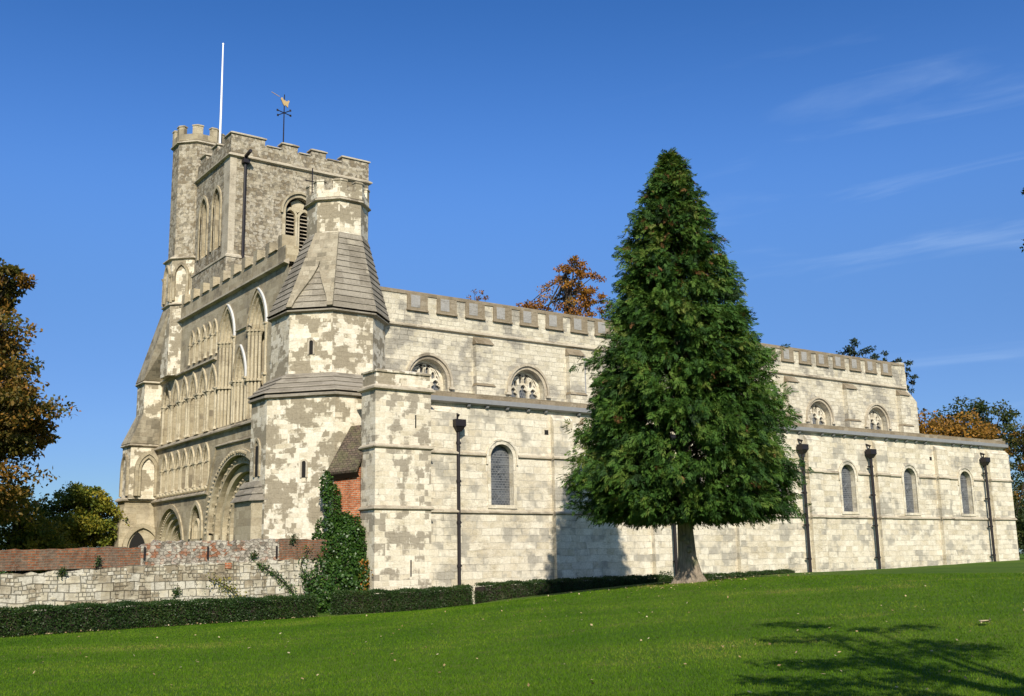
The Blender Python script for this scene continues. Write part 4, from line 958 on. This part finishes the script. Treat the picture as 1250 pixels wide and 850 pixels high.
for i in range(nb):
    z = 2.12 + (TH - 2.22) * (rng.random() ** 1.15); th = rng.random() * 2 * math.pi
    dv = np.array([math.cos(th), math.sin(th)]); q = float(dv @ side)
    rr = np.interp(z, prof_z, prof_l) * (1 - q) / 2 + np.interp(z, prof_z, prof_r) * (1 + q) / 2
    rr = max(.05, rr - .20) * rng.uniform(.66, 1.08) * (1 + .05 * math.sin(3 * th + z * 1.7) + .06 * math.sin(7 * th + z * 3.1))
    if rr < .07: rr = .07
    droop = .10 * rr; rise = .32 * rr
    P0 = np.array([0, 0, max(z - rise, .6)]); P1 = np.array([dv[0] * rr * .6, dv[1] * rr * .6, z + .02 * rr]); P2 = np.array([dv[0] * rr, dv[1] * rr, z - droop * rng.uniform(.2, 2.4)])
    if z < 3.0: P0[2] = max(P0[2], 2.1)
    if i % 8 == 0: limbs.tube([P0, P1, P2], [.035, .025, .008], 4, False)
    ns = int(9 + rr * 12.5); tone = np.clip(rng.normal(.46, .2), .03, .95)
    for s_ in range(ns):
        t = 1 - (rng.random() ** 1.6) * min(.8, 1.35 / max(rr, .5))
        b_ = (1 - t) ** 2 * P0 + 2 * t * (1 - t) * P1 + t * t * P2 + rng.normal(0, .045 + .036 * rr * t, 3) * np.array([1, 1, .75])
        if b_[2] < 1.92: b_[2] = 1.92 + rng.random() * .3
        # a flat drooping frond: leaflets fanning from a short stem
        ax = np.array([dv[0], dv[1], -.15 if s_ % 2 else -.9]) + rng.normal(0, .40, 3); ax /= np.linalg.norm(ax)
        pl = rng.normal(0, .6, 3) + np.array([0, 0, .7]); lat = np.cross(pl, ax); lat /= np.linalg.norm(lat); L0 = rng.uniform(.14, .32)
        m = 11; tt = np.linspace(.0, .95, m); sg = np.where(np.arange(m) % 2, 1, -1)
        base = b_ + ax * (tt * L0)[:, None] + np.array([0, 0, -.10]) * (tt ** 2 * L0)[:, None]
        dd = ax * .85 + lat * (sg * (.85 - .5 * tt))[:, None] + np.array([0, 0, -.22]) + rng.normal(0, .12, (m, 3))
        C_.append(base); D_.append(dd); N_.append(np.tile(np.cross(ax, lat), (m, 1)) + rng.normal(0, .25, (m, 3)))
        L_.append(L0 * (.62 - .3 * tt) * rng.uniform(.8, 1.3, m)); W_.append(rng.uniform(.022, .042, m)); R_.append(np.clip(tone + rng.normal(0, .13) + rng.normal(0, .05, m), 0, 1))
        RC.append(t < .95 and (rng.random() < .01 + .07 * (z > 9.5) or (i % 37 == 0 and rng.random() < .5)))
fl = np.repeat(np.array(RC), 11)
C_, D_, N_, L_, W_, R_ = (np.concatenate(a_) for a_ in (C_, D_, N_, L_, W_, R_))
limbs.build('branch', M['darkbark'], ct)
leaves('crown', C_[~fl], D_[~fl], N_[~fl], L_[~fl], W_[~fl], R_[~fl], M['conifer'], ct)
leaves('dead_spray', C_[fl], D_[fl], N_[fl], L_[fl], W_[fl], R_[fl], M['rust'], ct)

# ---- clipped hedges
def hedge(label, p0, p1, width, h0, h1, dens=2600, group='clipped hedges along the wall'):
    a_, b_ = Vector((*p0, 0)), Vector((*p1, 0)); Ln = (b_ - a_).length; t = (b_ - a_) / Ln; nrm = Vector((-t.y, t.x, 0))
    h = empty('hedge', (a_.x, a_.y, 0)); tag(h, label, 'hedge', group)
    n = max(3, int(Ln / .35)); mb = MB()
    for i in range(n + 1):
        q = t * Ln * i / n; zz = gz1(a_.x + q.x, a_.y + q.y); hh = h0 + (h1 - h0) * i / n
        for w_, z_ in ((.05, -.1), (.05, hh - .07), (width - .05, hh - .07), (width - .05, -.1)):
            p = q + nrm * w_; mb.v.append((p.x, p.y, zz + z_))
    for i in range(n):
        for k in range(4): mb.f.append((i * 4 + k, i * 4 + (k + 1) % 4, i * 4 + 4 + (k + 1) % 4, i * 4 + 4 + k))
    mb.f += [(0, 1, 2, 3), tuple(n * 4 + k for k in range(4))]
    mb.build('twig_core', M['darkbark'], h)
    hm = (h0 + h1) / 2; areas = np.array([Ln * hm, Ln * width, width * hm, width * hm]); m = int(dens * areas.sum()); f_ = rng.choice(4, m, p=areas / areas.sum())
    u, v = rng.random(m), rng.random(m)
    hl = h0 + (h1 - h0) * u
    S_ = np.where(f_ < 2, u * Ln, np.where(f_ == 2, 0, Ln)); Wd = np.where(f_ == 0, 0, np.where(f_ == 1, v * width, u * width)); Zz = np.where(f_ == 1, hl, v * np.where(f_ >= 2, hm, hl))
    bumpy = .03 * np.sin(S_ * 5.1) + .02 * np.sin(S_ * 13 + Wd * 9)
    Zz = Zz + np.where(f_ == 1, bumpy, 0); Wd = Wd + np.where(f_ == 0, bumpy * .8 - .02 * np.sin(Zz * 11), 0)
    X = a_.x + t.x * S_ + nrm.x * Wd; Y = a_.y + t.y * S_ + nrm.y * Wd; zz = gz(a_.x + t.x * S_, a_.y + t.y * S_)
    P_ = np.stack([X - a_.x, Y - a_.y, Zz + zz], 1) + rng.normal(0, .022, (m, 3))
    no = np.zeros((m, 3)); no[f_ == 0] = -np.array(nrm); no[f_ == 1] = (0, 0, 1); no[f_ == 2] = -np.array(t); no[f_ == 3] = np.array(t)
    leaves('leaves', P_, no * .6 + rv(m), rv(m) + no * .4, rng.uniform(.035, .07, m), rng.uniform(.02, .04, m), np.clip(rng.normal(.42, .2, m) + .15 * np.sin(S_ * 2.3) * np.sin(S_ * .9 + 1), 0, 1), M['hedge'], h)
hedge('long low clipped hedge running in front of the brick-topped stone wall', (-27, -9.47), (-3.95, -3.60), .75, .70, .60)
hedge('short clipped hedge at the foot of the patched corner buttress', (-2.15, -1.75), (3.15, -1.6), .75, .70, .64)
hedge('clipped hedge in tree shade at the foot of the wall left of the conifer trunk', (3.75, -1.6), (13.3, -1.45), .75, .60, .18)
hedge('short stub of low hedge just right of the conifer trunk', (14.3, -1.4), (15.9, -1.3), .6, .14, .14)
hedge('very low hedge strip by the wall foot between trunk and next drainpipe', (16.3, -1.3), (22.0, -.6), .5, .12, .10)

# ---- ivy over the lean-to
iv = empty('ivy_bush', (-.9, .9, -.1)); tag(iv, 'tall dark green ivy bush climbing the brick lean-to beside the buttress', 'ivy')
mb = MB().tube([(0, .3, 0), (.1, .4, 1.5), (.25, .6, 3.2)], [.12, .09, .04], 7); mb.build('stem', M['darkbark'], iv)
blobs = [(-.45, -.1, .85, 1.05, .7, 1.0), (.1, .05, 1.6, 1.0, .65, 1.1), (-.1, .1, 2.35, .85, .55, .9), (.3, -.05, 2.6, .5, .45, .75), (.15, .3, 2.9, .42, .35, .5), (-.15, .45, 3.9, .28, .25, .6), (-.25, .75, 4.5, .2, .2, .5), (.5, -.35, .9, .4, .3, 1.0), (-.9, -.2, .4, .6, .5, .7)]
C_, D_, N_, R_ = [], [], [], []
for bx, by, bz, rx, ry, rz in blobs:
    k = int(5200 * (rx * ry + rx * rz + ry * rz) / 2); v = rv(k); lump = 1 + .16 * np.sin(v[:, 0] * 6 + bz) * np.sin(v[:, 2] * 7 + bx) + rng.normal(0, .07, k)
    C_.append(np.array([bx, by, bz]) + v * np.array([rx, ry, rz]) * lump[:, None]); D_.append(v * .5 + rv(k) * .6 + np.array([0, 0, -.5])); N_.append(v + rv(k) * .6); R_.append(np.clip(rng.normal(.45, .22, k) + .2 * np.sin(v[:, 0] * 9) * np.sin(v[:, 2] * 8), 0, 1))
C_, D_, N_, R_ = (np.concatenate(a_) for a_ in (C_, D_, N_, R_)); m = len(C_)
leaves('foliage', C_, D_, N_, rng.uniform(.06, .13, m), rng.uniform(.05, .10, m), R_, M['ivy'], iv)
m = 260; leaves('red_foliage', np.stack([rng.normal(.62, .1, m), rng.normal(-.55, .12, m), rng.uniform(.4, 1.7, m)], 1), rv(m), rv(m), rng.uniform(.06, .11, m), rng.uniform(.05, .08, m), rng.random(m), M['copper'], iv)

def creeper(label, pts, nl, spread, mat, size=.07, mname='creeper_plant', group=None):
    c0 = Vector(pts[0]); o_ = empty(mname, c0); tag(o_, label, 'plant', group); rel = [Vector(p) - c0 for p in pts]
    MB().tube(rel, [.018] * len(rel), 5).build('stem', M['darkbark'], o_)
    seg = rng.integers(0, len(rel) - 1, nl); t = rng.random(nl)[:, None]; A_ = np.array(rel)
    P_ = A_[seg] * (1 - t) + A_[seg + 1] * t + rng.normal(0, spread, (nl, 3)) * np.array([1, .35, 1])
    leaves('foliage', P_, rv(nl) + np.array([0, -.3, -.3]), rv(nl) + np.array([0, -1, .5]), rng.uniform(.6, 1.3, nl) * size, rng.uniform(.5, .9, nl) * size, rng.random(nl), M[mat], o_)
creeper('dark trailing ivy stem slanting across the pale wall stones beside the ivy bush', [(-2.6, .5, .1), (-3.0, .52, .7), (-3.6, .54, 1.2), (-4.2, .56, 1.55)], 420, .07, 'ivy')
creeper('thin leafy stems on the wall right beside the tall ivy bush', [(-2.2, .5, .1), (-2.4, .54, .9), (-2.6, .55, 1.5), (-2.35, .5, 2.1)], 260, .13, 'ivy')
creeper('straggly yellow-green plant above the hedge against the wall', [(-4.6, .45, -.1), (-4.9, .42, .5), (-5.3, .45, .85), (-5.9, .5, 1.1)], 330, .14, 'olive')
for x_, z_, lb in ((-10.6, 1.3, 'small green weed tuft rooted in the brick courses near the wall end'), (-9.55, 1.62, 'tiny weed tuft high in the brickwork left of the flint section'), (-7.0, .6, 'small weed low between stones of the churchyard wall'), (-4.4, 1.75, 'small weed in the flint above the red brick patch'), (-2.95, 2.3, 'dark green tuft growing on top of the wall near the ivy')):
    creeper(lb, [(x_, .58, z_), (x_ + .03, .52, z_ + .1), (x_ + .05, .5, z_ + .2)], 90, .06, 'hedge', .07, 'weed_tuft', 'weeds in the churchyard wall')

# ---- trees round about
def ground_at(px, dist):
    p = at(px, 600, dist); return (p.x, p.y, gz1(p.x, p.y) - .1)
b_ = ground_at(-118, 50)
broadleaf('beech_tree', 'tall dark bronze beech tree at the left edge beyond the wall', 'tree', b_,
          [(.5, 0, 5.5, 4.6, 4.6, 2.6), (.7, 0, 8.2, 5.2, 5.2, 2.4), (.2, 0, 10.8, 4.9, 4.9, 2.2), (-.2, 0, 13, 4.2, 4.2, 1.9), (.4, 0, 14.2, 3.0, 3.0, 1.2), (-2, 1, 9, 4.5, 4.5, 4.5), (2.6, -1, 7.2, 3, 3, 1.2), (2.6, -1, 13.4, 2, 2, .8)], .45, M['beech'], .18, 190, 980, 11, tiers=True)
b_ = ground_at(95, 62)
broadleaf('autumn_tree', 'rounded green and yellow tree between the beech and the church', 'tree', b_, [(0, 0, 4.2, 2.3, 2.3, 1.9), (-.9, .6, 3.4, 1.9, 1.9, 1.6), (1.0, -.4, 3.6, 1.5, 1.6, 1.7), (.4, 0, 5.3, 1.5, 1.5, .8)], .22, M['olive'], .16, 100, 260, 12, gap=.05)
b_ = ground_at(30, 58)
broadleaf('autumn_tree', 'olive-yellow bushy tree under the bronze beech behind the brick wall top', 'tree', b_, [(0, 0, 2.6, 2.2, 2.0, 1.9), (1.7, 0, 1.9, 1.5, 1.4, 1.5), (-.8, 0, 4.6, 1.4, 1.4, 1.3)], .2, M['olive'], .15, 100, 220, 13)
b_ = ground_at(130, 68)
broadleaf('dark_shrub', 'dark green shrub low against the foot of the north-west turret', 'shrub', b_, [(0, 0, 1.9, 1.8, 1.6, 1.6), (-1.8, 0, 1.5, 1.6, 1.5, 1.3)], .15, M['darkgreen'], .15, 60, 80, 14)
p = at(690, 345, 78); zt = at(690, 312, 78).z; gz0 = gz1(p.x, p.y)
broadleaf('copper_tree', 'orange-brown autumn tree rising above the nave parapet', 'tree', (p.x, p.y, gz0),
          [(0, 0, zt - 3.6, 2.6, 2.6, 1.3), (.6, -.5, zt - 2.4, 2.0, 2.0, 1.0), (.1, 0, zt - 1.3, 1.7, 1.7, .8), (1.6, -1.2, zt - 3.7, 1.4, 1.4, .8), (-1.7, 1.2, zt - 4.6, 1.2, 1.2, .7), (0, 0, zt - 6, 3, 3, 1.5)], .3, M['copper'], .19, 60, 150, 15, tiers=True, gap=.12)
p = at(650, 378, 80); broadleaf('copper_tree', 'low russet tree top just left of the orange tree above the parapet', 'tree', (p.x, p.y, gz1(p.x, p.y)), [(0, 0, at(650, 374, 80).z - 1.3, 1.9, 1.9, 1.5), (0, 0, at(650, 374, 80).z - 5.2, 2.6, 2.6, 2.6), (0, 0, at(650, 374, 80).z - 9, 2.8, 2.8, 2.8)], .22, M['copper'], .18, 50, 100, 16)
p = at(735, 385, 80); broadleaf('copper_tree', 'sparse russet tree top between the orange tree and the conifer', 'tree', (p.x, p.y, gz1(p.x, p.y)), [(0, 0, at(728, 372, 80).z - 1.2, 1.5, 1.5, 1.3), (0, 0, at(728, 372, 80).z - 5.2, 2.6, 2.6, 2.6), (0, 0, at(728, 372, 80).z - 9, 2.8, 2.8, 2.8)], .22, M['copper'], .17, 45, 95, 17, gap=.1)
p = at(583, 372, 82); broadleaf('copper_tree', 'tiny reddish tree top peeping over the parapet near the spired turret', 'tree', (p.x, p.y, gz1(p.x, p.y)), [(0, 0, at(583, 359, 82).z - 1.0, .9, .9, 1.0), (0, 0, at(583, 359, 82).z - 5.2, 2.6, 2.6, 2.6), (0, 0, at(583, 359, 82).z - 9, 2.8, 2.8, 2.8)], .2, M['copper'], .16, 40, 90, 18, gap=.1)
p = at(1040, 430, 88); broadleaf('pine_tree', 'dark pine top showing above the parapet, nearer the conifer', 'tree', (p.x, p.y, gz1(p.x, p.y)), [(0, 0, at(1040, 420, 88).z - 1.0, 1.6, 1.6, 1.0), (.9, -.7, at(1040, 432, 88).z - 1.0, 1.6, 1.6, .8), (.2, 0, at(1040, 420, 88).z - 4.6, 2.4, 2.4, 2.2), (.2, 0, at(1040, 420, 88).z - 8.6, 2.8, 2.8, 2.6)], .25, M['pine'], .2, 50, 110, 19, tiers=True, gap=.2)
p = at(1096, 455, 86); broadleaf('pine_tree', 'dark pine behind the far end of the nave parapet', 'tree', (p.x, p.y, gz1(p.x, p.y)), [(-.3, .2, at(1094, 440, 86).z - .9, .9, .9, .9), (.4, -.3, at(1100, 458, 86).z - .6, 1.1, 1.1, .8), (.6, -.4, at(1100, 472, 86).z - .6, 1.0, 1.0, .7), (0, 0, at(1100, 495, 86).z - 1, 1.2, 1.2, 1.2), (-.6, .6, at(1100, 495, 86).z - 4.2, 1.8, 1.8, 2.2)], .2, M['pine'], .2, 50, 70, 20, tiers=True)
for i, (px, py, d, rx, rz, mt, lb, sd) in enumerate(((1150, 505, 86, 3.3, 2.4, 'amber', 'golden orange tree behind the aisle roof next to the nave end', 31), (1172, 498, 104, 3.6, 3.0, 'darkgreen', 'broad dark green tree behind the golden orange one', 32),
                                                  (1208, 506, 100, 2.4, 3.0, 'darkgreen', 'dark green tree at the right, above the aisle end', 33), (1158, 530, 84, 3.4, 2.2, 'amber', 'lower rust-coloured tree just over the aisle roofline', 34))):
    p = at(px, py, d); top = at(px, py - 8 if i else py, d).z
    broadleaf('autumn_tree' if mt == 'amber' else 'broadleaf_tree', lb, 'tree', (p.x, p.y, gz1(p.x, p.y)), [(0, 0, top - rz, rx, rx, rz), (rx * .4, -rx * .3, top - rz * 1.5, rx * .7, rx * .7, rz * .8), (-rx * .4, rx * .3, top - rz * 1.4, rx * .7, rx * .7, rz * .8), (0, 0, top - rz * 2.4, rx, rx, rz * 1.3)], .35, M[mt], .26, 60, 120, sd)
p = at(1258, 560, 84)
broadleaf('broadleaf_tree', 'tall dark tree with brownish leaves at the right edge beyond the aisle', 'tree', (p.x, p.y, gz1(p.x, p.y)), [(0, 0, 7.6, 1.5, 1.5, 1.9), (.4, -.4, 5.0, 1.5, 1.5, 1.8), (-.2, .2, 3.0, 1.7, 1.7, 1.8)], .3, M['beech'], .19, 60, 130, 35)
for i, (px, d, h_, lb) in enumerate(((1232, 95, 6.5, 'dark green bush filling the gap beyond the east corner of the aisle'), (1262, 80, 3.2, 'low dark bush at the right edge on the lawn'), (1215, 110, 9, 'distant dark tree beyond the far corner of the aisle roof'))):
    p = at(px, 640, d); broadleaf('dark_shrub', lb, 'shrub', (p.x, p.y, gz1(p.x, p.y)), [(0, 0, h_ * .5, 2.2, 2.2, h_ * .5), (1.3, -.9, h_ * .35, 1.6, 1.6, h_ * .35)], .2, M['darkgreen'], .2, 60, 110, 40 + i)

# ---- tree standing just out of frame on the right; its branches throw the shadow on the lawn
ot = empty('overhanging_tree', (-11.4, -37.6, gz1(-11.4, -37.6) - .1)); tag(ot, 'leafy branch tips of an overhanging tree just entering at the right edge', 'tree')
mb = MB(); mb.tube([(0, 0, -.2), (0, .1, 2), (-.2, .4, 4), (-.3, .8, 6.5), (-.2, 1, 9)], [.42, .32, .27, .18, .06], 10)
sh = Vector((LD.x, LD.y, 0)) / -LD.z
C_, D_, N_, L_, W_, R_ = [], [], [], [], [], []
spots = [(945, 778, 7.5, .45), (985, 780, 7.0, .35), (962, 792, 6.3, .55), (1010, 790, 7.2, .5), (1052, 784, 7.4, .42), (1062, 797, 7.1, .5), (1108, 782, 7.6, .42), (1125, 795, 7.2, .3), (1085, 806, 6.8, .5), (965, 812, 5.9, .55), (1000, 814, 6.2, .55),
         (1045, 812, 6.4, .5), (1100, 815, 6.8, .5), (1150, 800, 7.4, .5), (1170, 806, 7.2, .55), (1190, 800, 7.6, .4), (985, 830, 5.4, .5), (1060, 832, 5.8, .55), (1010, 843, 5.2, .5), (1110, 828, 6.2, .5), (1145, 822, 6.6, .5), (1120, 846, 5.6, .4), (955, 845, 5.0, .4), (930, 828, 5.4, .35)]
ob = Vector(ot.location); tips = []
for px, py, h_, r_ in spots:
    d = R2 * ((px - 625) / 1316.98) + U2 * ((425 - py) / 1316.98) + Fv; t = (0 - CAM.z) / d.z; gpt = CAM + d * t
    q = gpt - sh * h_ * 1.0; q.z = gpt.z + h_; q = q - ob
    k = int(60 + 170 * r_); v = rv(k) * (rng.random((k, 1)) ** .5)
    C_.append(np.array(q) + v * np.array([r_ * 1.2, r_ * 1.2, r_ * .5])); D_.append(rv(k) + np.array([0, 0, -.3])); N_.append(rv(k) + np.array([0, 0, .7])); L_.append(rng.uniform(.10, .2, k)); W_.append(rng.uniform(.06, .12, k)); R_.append(rng.random(k))
    tips.append(q)
for px, py, d_ in ((1249, 236, 8.0), (1249, 299, 8.2)):
    q = at(px, py, d_) - ob; k = 7; C_.append(np.array(q) + rng.normal(0, .018, (k, 3))); D_.append(rv(k) - np.array(R2) * .3); N_.append(rv(k)); L_.append(rng.uniform(.025, .05, k)); W_.append(rng.uniform(.015, .03, k)); R_.append(rng.random(k))
    mb.tube([Vector((-.3, .8, 5)), q + Vector((.6, -.6, .3)), q], [.05, .02, .008], 5)
# five main boughs fork towards the leafy tips; the rest of the crown hangs behind the trunk
cen = [tips[i_] for i_ in (1, 4, 10, 14, 19)]
for _ in range(4):
    own = [min(range(5), key=lambda k_: (cen[k_] - q).length) for q in tips]
    cen = [sum((q for q, o_ in zip(tips, own) if o_ == k_), Vector()) / max(1, own.count(k_)) if own.count(k_) else cen[k_] for k_ in range(5)]
for k_ in range(5):
    s_ = Vector((-.25, .7, 3.6 + .45 * k_)); c_ = cen[k_]; md = s_.lerp(c_, .5) + Vector((.15 * k_ - .3, 0, .45)); mb.tube([s_, s_.lerp(md, .5) + Vector((0, 0, .15)), md, c_], [.10, .085, .065, .02], 7)
    for q, o_ in zip(tips, own):
        if o_ == k_:
            a_ = md.lerp(c_, rng.uniform(.35, .95)); mb.tube([a_, a_.lerp(q, .55) + Vector((0, 0, .06)), q], [.028, .018, .008], 5)
for _ in range(34):
    q = Vector((rng.uniform(-4.2, 1.2), rng.uniform(-6.0, -1.5), rng.uniform(4.6, 9.2))); k = 120; v = rv(k) * (rng.random((k, 1)) ** .5); r_ = rng.uniform(.6, 1.1)
    C_.append(np.array(q) + v * np.array([r_ * 1.2, r_ * 1.2, r_ * .6])); D_.append(rv(k)); N_.append(rv(k) + np.array([0, 0, .7])); L_.append(rng.uniform(.12, .22, k)); W_.append(rng.uniform(.07, .13, k)); R_.append(rng.random(k))
    mb.tube([Vector((-.25, .8, min(8, q.z * .8))), Vector((-.25, .8, q.z * .8)).lerp(q, .5) + Vector((0, 0, .3)), q], [.06, .04, .012], 5)
mb.build('trunk', M['darkbark'], ot)
leaves('crown', *(np.concatenate(a_) for a_ in (C_, D_, N_, L_, W_, R_)), M['beech'], ot)

# ------------------------------------------------------------------ lawn detail
g = N('grass_blade'); at_ = g.n('ShaderNodeAttribute', attribute_name='rnd').outputs['Fac']
rp = g.n('ShaderNodeValToRGB', {0: at_}); e = rp.color_ramp.elements; e[0].color = (.052, .122, .007, 1); e[1].color = (.23, .17, .065, 1); k = e.new(.8); k.color = (.19, .235, .034, 1); k = e.new(.5); k.color = (.100, .186, .011, 1)
pr_ = g.n('ShaderNodeBsdfPrincipled', {'Base Color': rp.outputs[0], 'Roughness': .8, 'Specular IOR Level': .03}); tr_ = g.n('ShaderNodeBsdfTranslucent', {'Color': rp.outputs[0]})
ms_ = g.n('ShaderNodeMixShader', {0: .3, 1: pr_.outputs[0], 2: tr_.outputs[0]}); g.t.links.new(ms_.outputs[0], g.n('ShaderNodeOutputMaterial').inputs[0]); M['blade'] = g.m
nbl = 420000
u = rng.random(nbl) ** 1.5; dist = 9 + u * 26; ang = YAW + (rng.random(nbl) - .5) * R(64)
gx_, gy_ = CAM.x + np.cos(ang) * dist, CAM.y + np.sin(ang) * dist; ok = gy_ < -2.2
gx_, gy_, dist = gx_[ok], gy_[ok], dist[ok]; nbl = len(gx_)
patch = .5 + .28 * np.sin(gx_ * .9 + 1.3 * np.sin(gy_ * .5)) * np.sin(gy_ * .8 + np.sin(gx_ * .6)) + .3 * np.sin((gx_ * .81 - gy_ * .58) * .35 + .9 * np.sin(gx_ * .21)) * np.sin((gx_ * .58 + gy_ * .81) * 1.3 + 1.7 * np.sin(gx_ * .4)) + .22 * np.sin(gx_ * 3.1 + gy_ * 1.2) * np.sin(gy_ * 3.7)
Cb = np.stack([gx_, gy_, gz(gx_, gy_) - .004], 1); Db = rv(nbl) * .55 + np.array([0, 0, 1.0])
worn = np.zeros(nbl)   # thin, dry spots in the turf: (x, y, along, across, strength)
for wx, wy, wa, wb, wsn in ((-5.2, -22.6, 1.6, .5, .5), (-1.6, -21.2, 1.9, .45, .55), (3.5, -17.5, 3.2, .7, .5), (8.5, -19.0, 2.6, .6, .5), (-3.5, -16.5, 2.2, .5, .35), (-9.5, -17.5, 1.4, .4, .3), (-12, -13.0, 2.0, .5, .3), (6.5, -9.2, 2.6, 1.0, .6), (9.5, -7.2, 2.6, .8, .6), (4.2, -10.4, 1.4, 1.0, .5), (13, -14, 3.4, .8, .35), (-7, -8.5, 2.4, .5, .25)):
    du, dv_ = (gx_ - wx) * .81 - (gy_ - wy) * .58, (gx_ - wx) * .58 + (gy_ - wy) * .81
    worn += wsn * np.exp(-(du / wa) ** 2 - (dv_ / wb) ** 2) * (.6 + .4 * np.sin(gx_ * 5 + gy_ * 3) * np.sin(gy_ * 6.1))
tag(leaves('grass', Cb, Db, rv(nbl), rng.uniform(.022, .05, nbl), (.006 + dist * .00045) * rng.uniform(.7, 1.3, nbl), np.clip(rng.normal(.33, .14, nbl) + .5 * (patch - .5) + worn, 0, 1), M['blade'], tri=True), 'short mown green grass of the churchyard lawn', 'grass', kind='stuff')
M['fallen'] = leafmat('fallen_leaf', [(.20, .12, .05), (.36, .26, .12), (.55, .45, .28)], .7, .1)
n = 420; dist = 10 + rng.random(n) ** 1.3 * 26; ang = YAW + (rng.random(n) - .5) * R(56); fx, fy = CAM.x + np.cos(ang) * dist, CAM.y + np.sin(ang) * dist
ok = fy < -3; fx, fy = fx[ok], fy[ok]
nh = 170; hx = rng.uniform(-15, -3.4, nh); hy = -3.55 + (hx + 3.35) * .252 - np.abs(rng.normal(0, .12, nh)); nt_ = 260; tx_ = TB.x + rng.normal(0, 2.2, nt_); ty_ = TB.y + rng.normal(-.6, 1.0, nt_)
fx = np.concatenate([fx, hx, tx_]); fy = np.concatenate([fy, hy, ty_]); n = len(fx)
Dl = rv(n); Dl[:, 2] = np.abs(Dl[:, 2]) * .35; Nl = rv(n) * .6 + np.array([0, 0, 1])
tag(leaves('fallen_leaves', np.stack([fx, fy, gz(fx, fy) + .035], 1), Dl, Nl, rng.uniform(.035, .075, n), rng.uniform(.03, .055, n), rng.random(n), M['fallen']), 'scattered dry fallen leaves on the lawn', 'leaves', kind='stuff')
# the path gap: pale step and small iron gate post by the hedge end
ps = MB().box(-.13, .13, -.03, .03, 0, .55); gt = empty('iron_rail', (3.42, -.4, gz1(3.4, -.4) - .02)); tag(gt, 'small dark iron railing at the end of the short hedge by the wall gap', 'railing')
mb = MB()
for k in range(4): mb.tube([(-.14 + .09 * k, 0, 0), (-.14 + .09 * k, 0, .62)], .014, 5)
mb.tube([(-.16, 0, .6), (.16, 0, .6)], .018, 5).tube([(-.16, 0, .12), (.16, 0, .12)], .014, 5); mb.build('rails', M['iron'], gt)
# one large curled leaf near the tree shadow
d = R2 * ((1203 - 625) / 1316.98) + U2 * ((425 - 764) / 1316.98) + Fv
for t in np.linspace(5, 40, 700):
    q = CAM + d * float(t)
    if q.z <= gz1(q.x, q.y): break
lf = MB(); nn = 7
for i in range(nn):
    s_ = i / (nn - 1); wd = .1 * math.sin(math.pi * min(1, s_ * 1.02)) ** .7
    lf.v += [(-.13 + .26 * s_, -wd, .05 + .04 * s_), (-.13 + .26 * s_, 0, .015 + .02 * math.sin(s_ * 3)), (-.13 + .26 * s_, wd, .06)]
for i in range(nn - 1): lf.f += [(i * 3, i * 3 + 1, i * 3 + 4, i * 3 + 3), (i * 3 + 1, i * 3 + 2, i * 3 + 5, i * 3 + 4)]
lo = lf.build('fallen_leaf', plain('dry_leaf', (.45, .36, .22), .7)); lo.location = (q.x, q.y, q.z + .03); tag(lo, 'large pale curled dry leaf lying on the grass above the tree shadow', 'leaf')
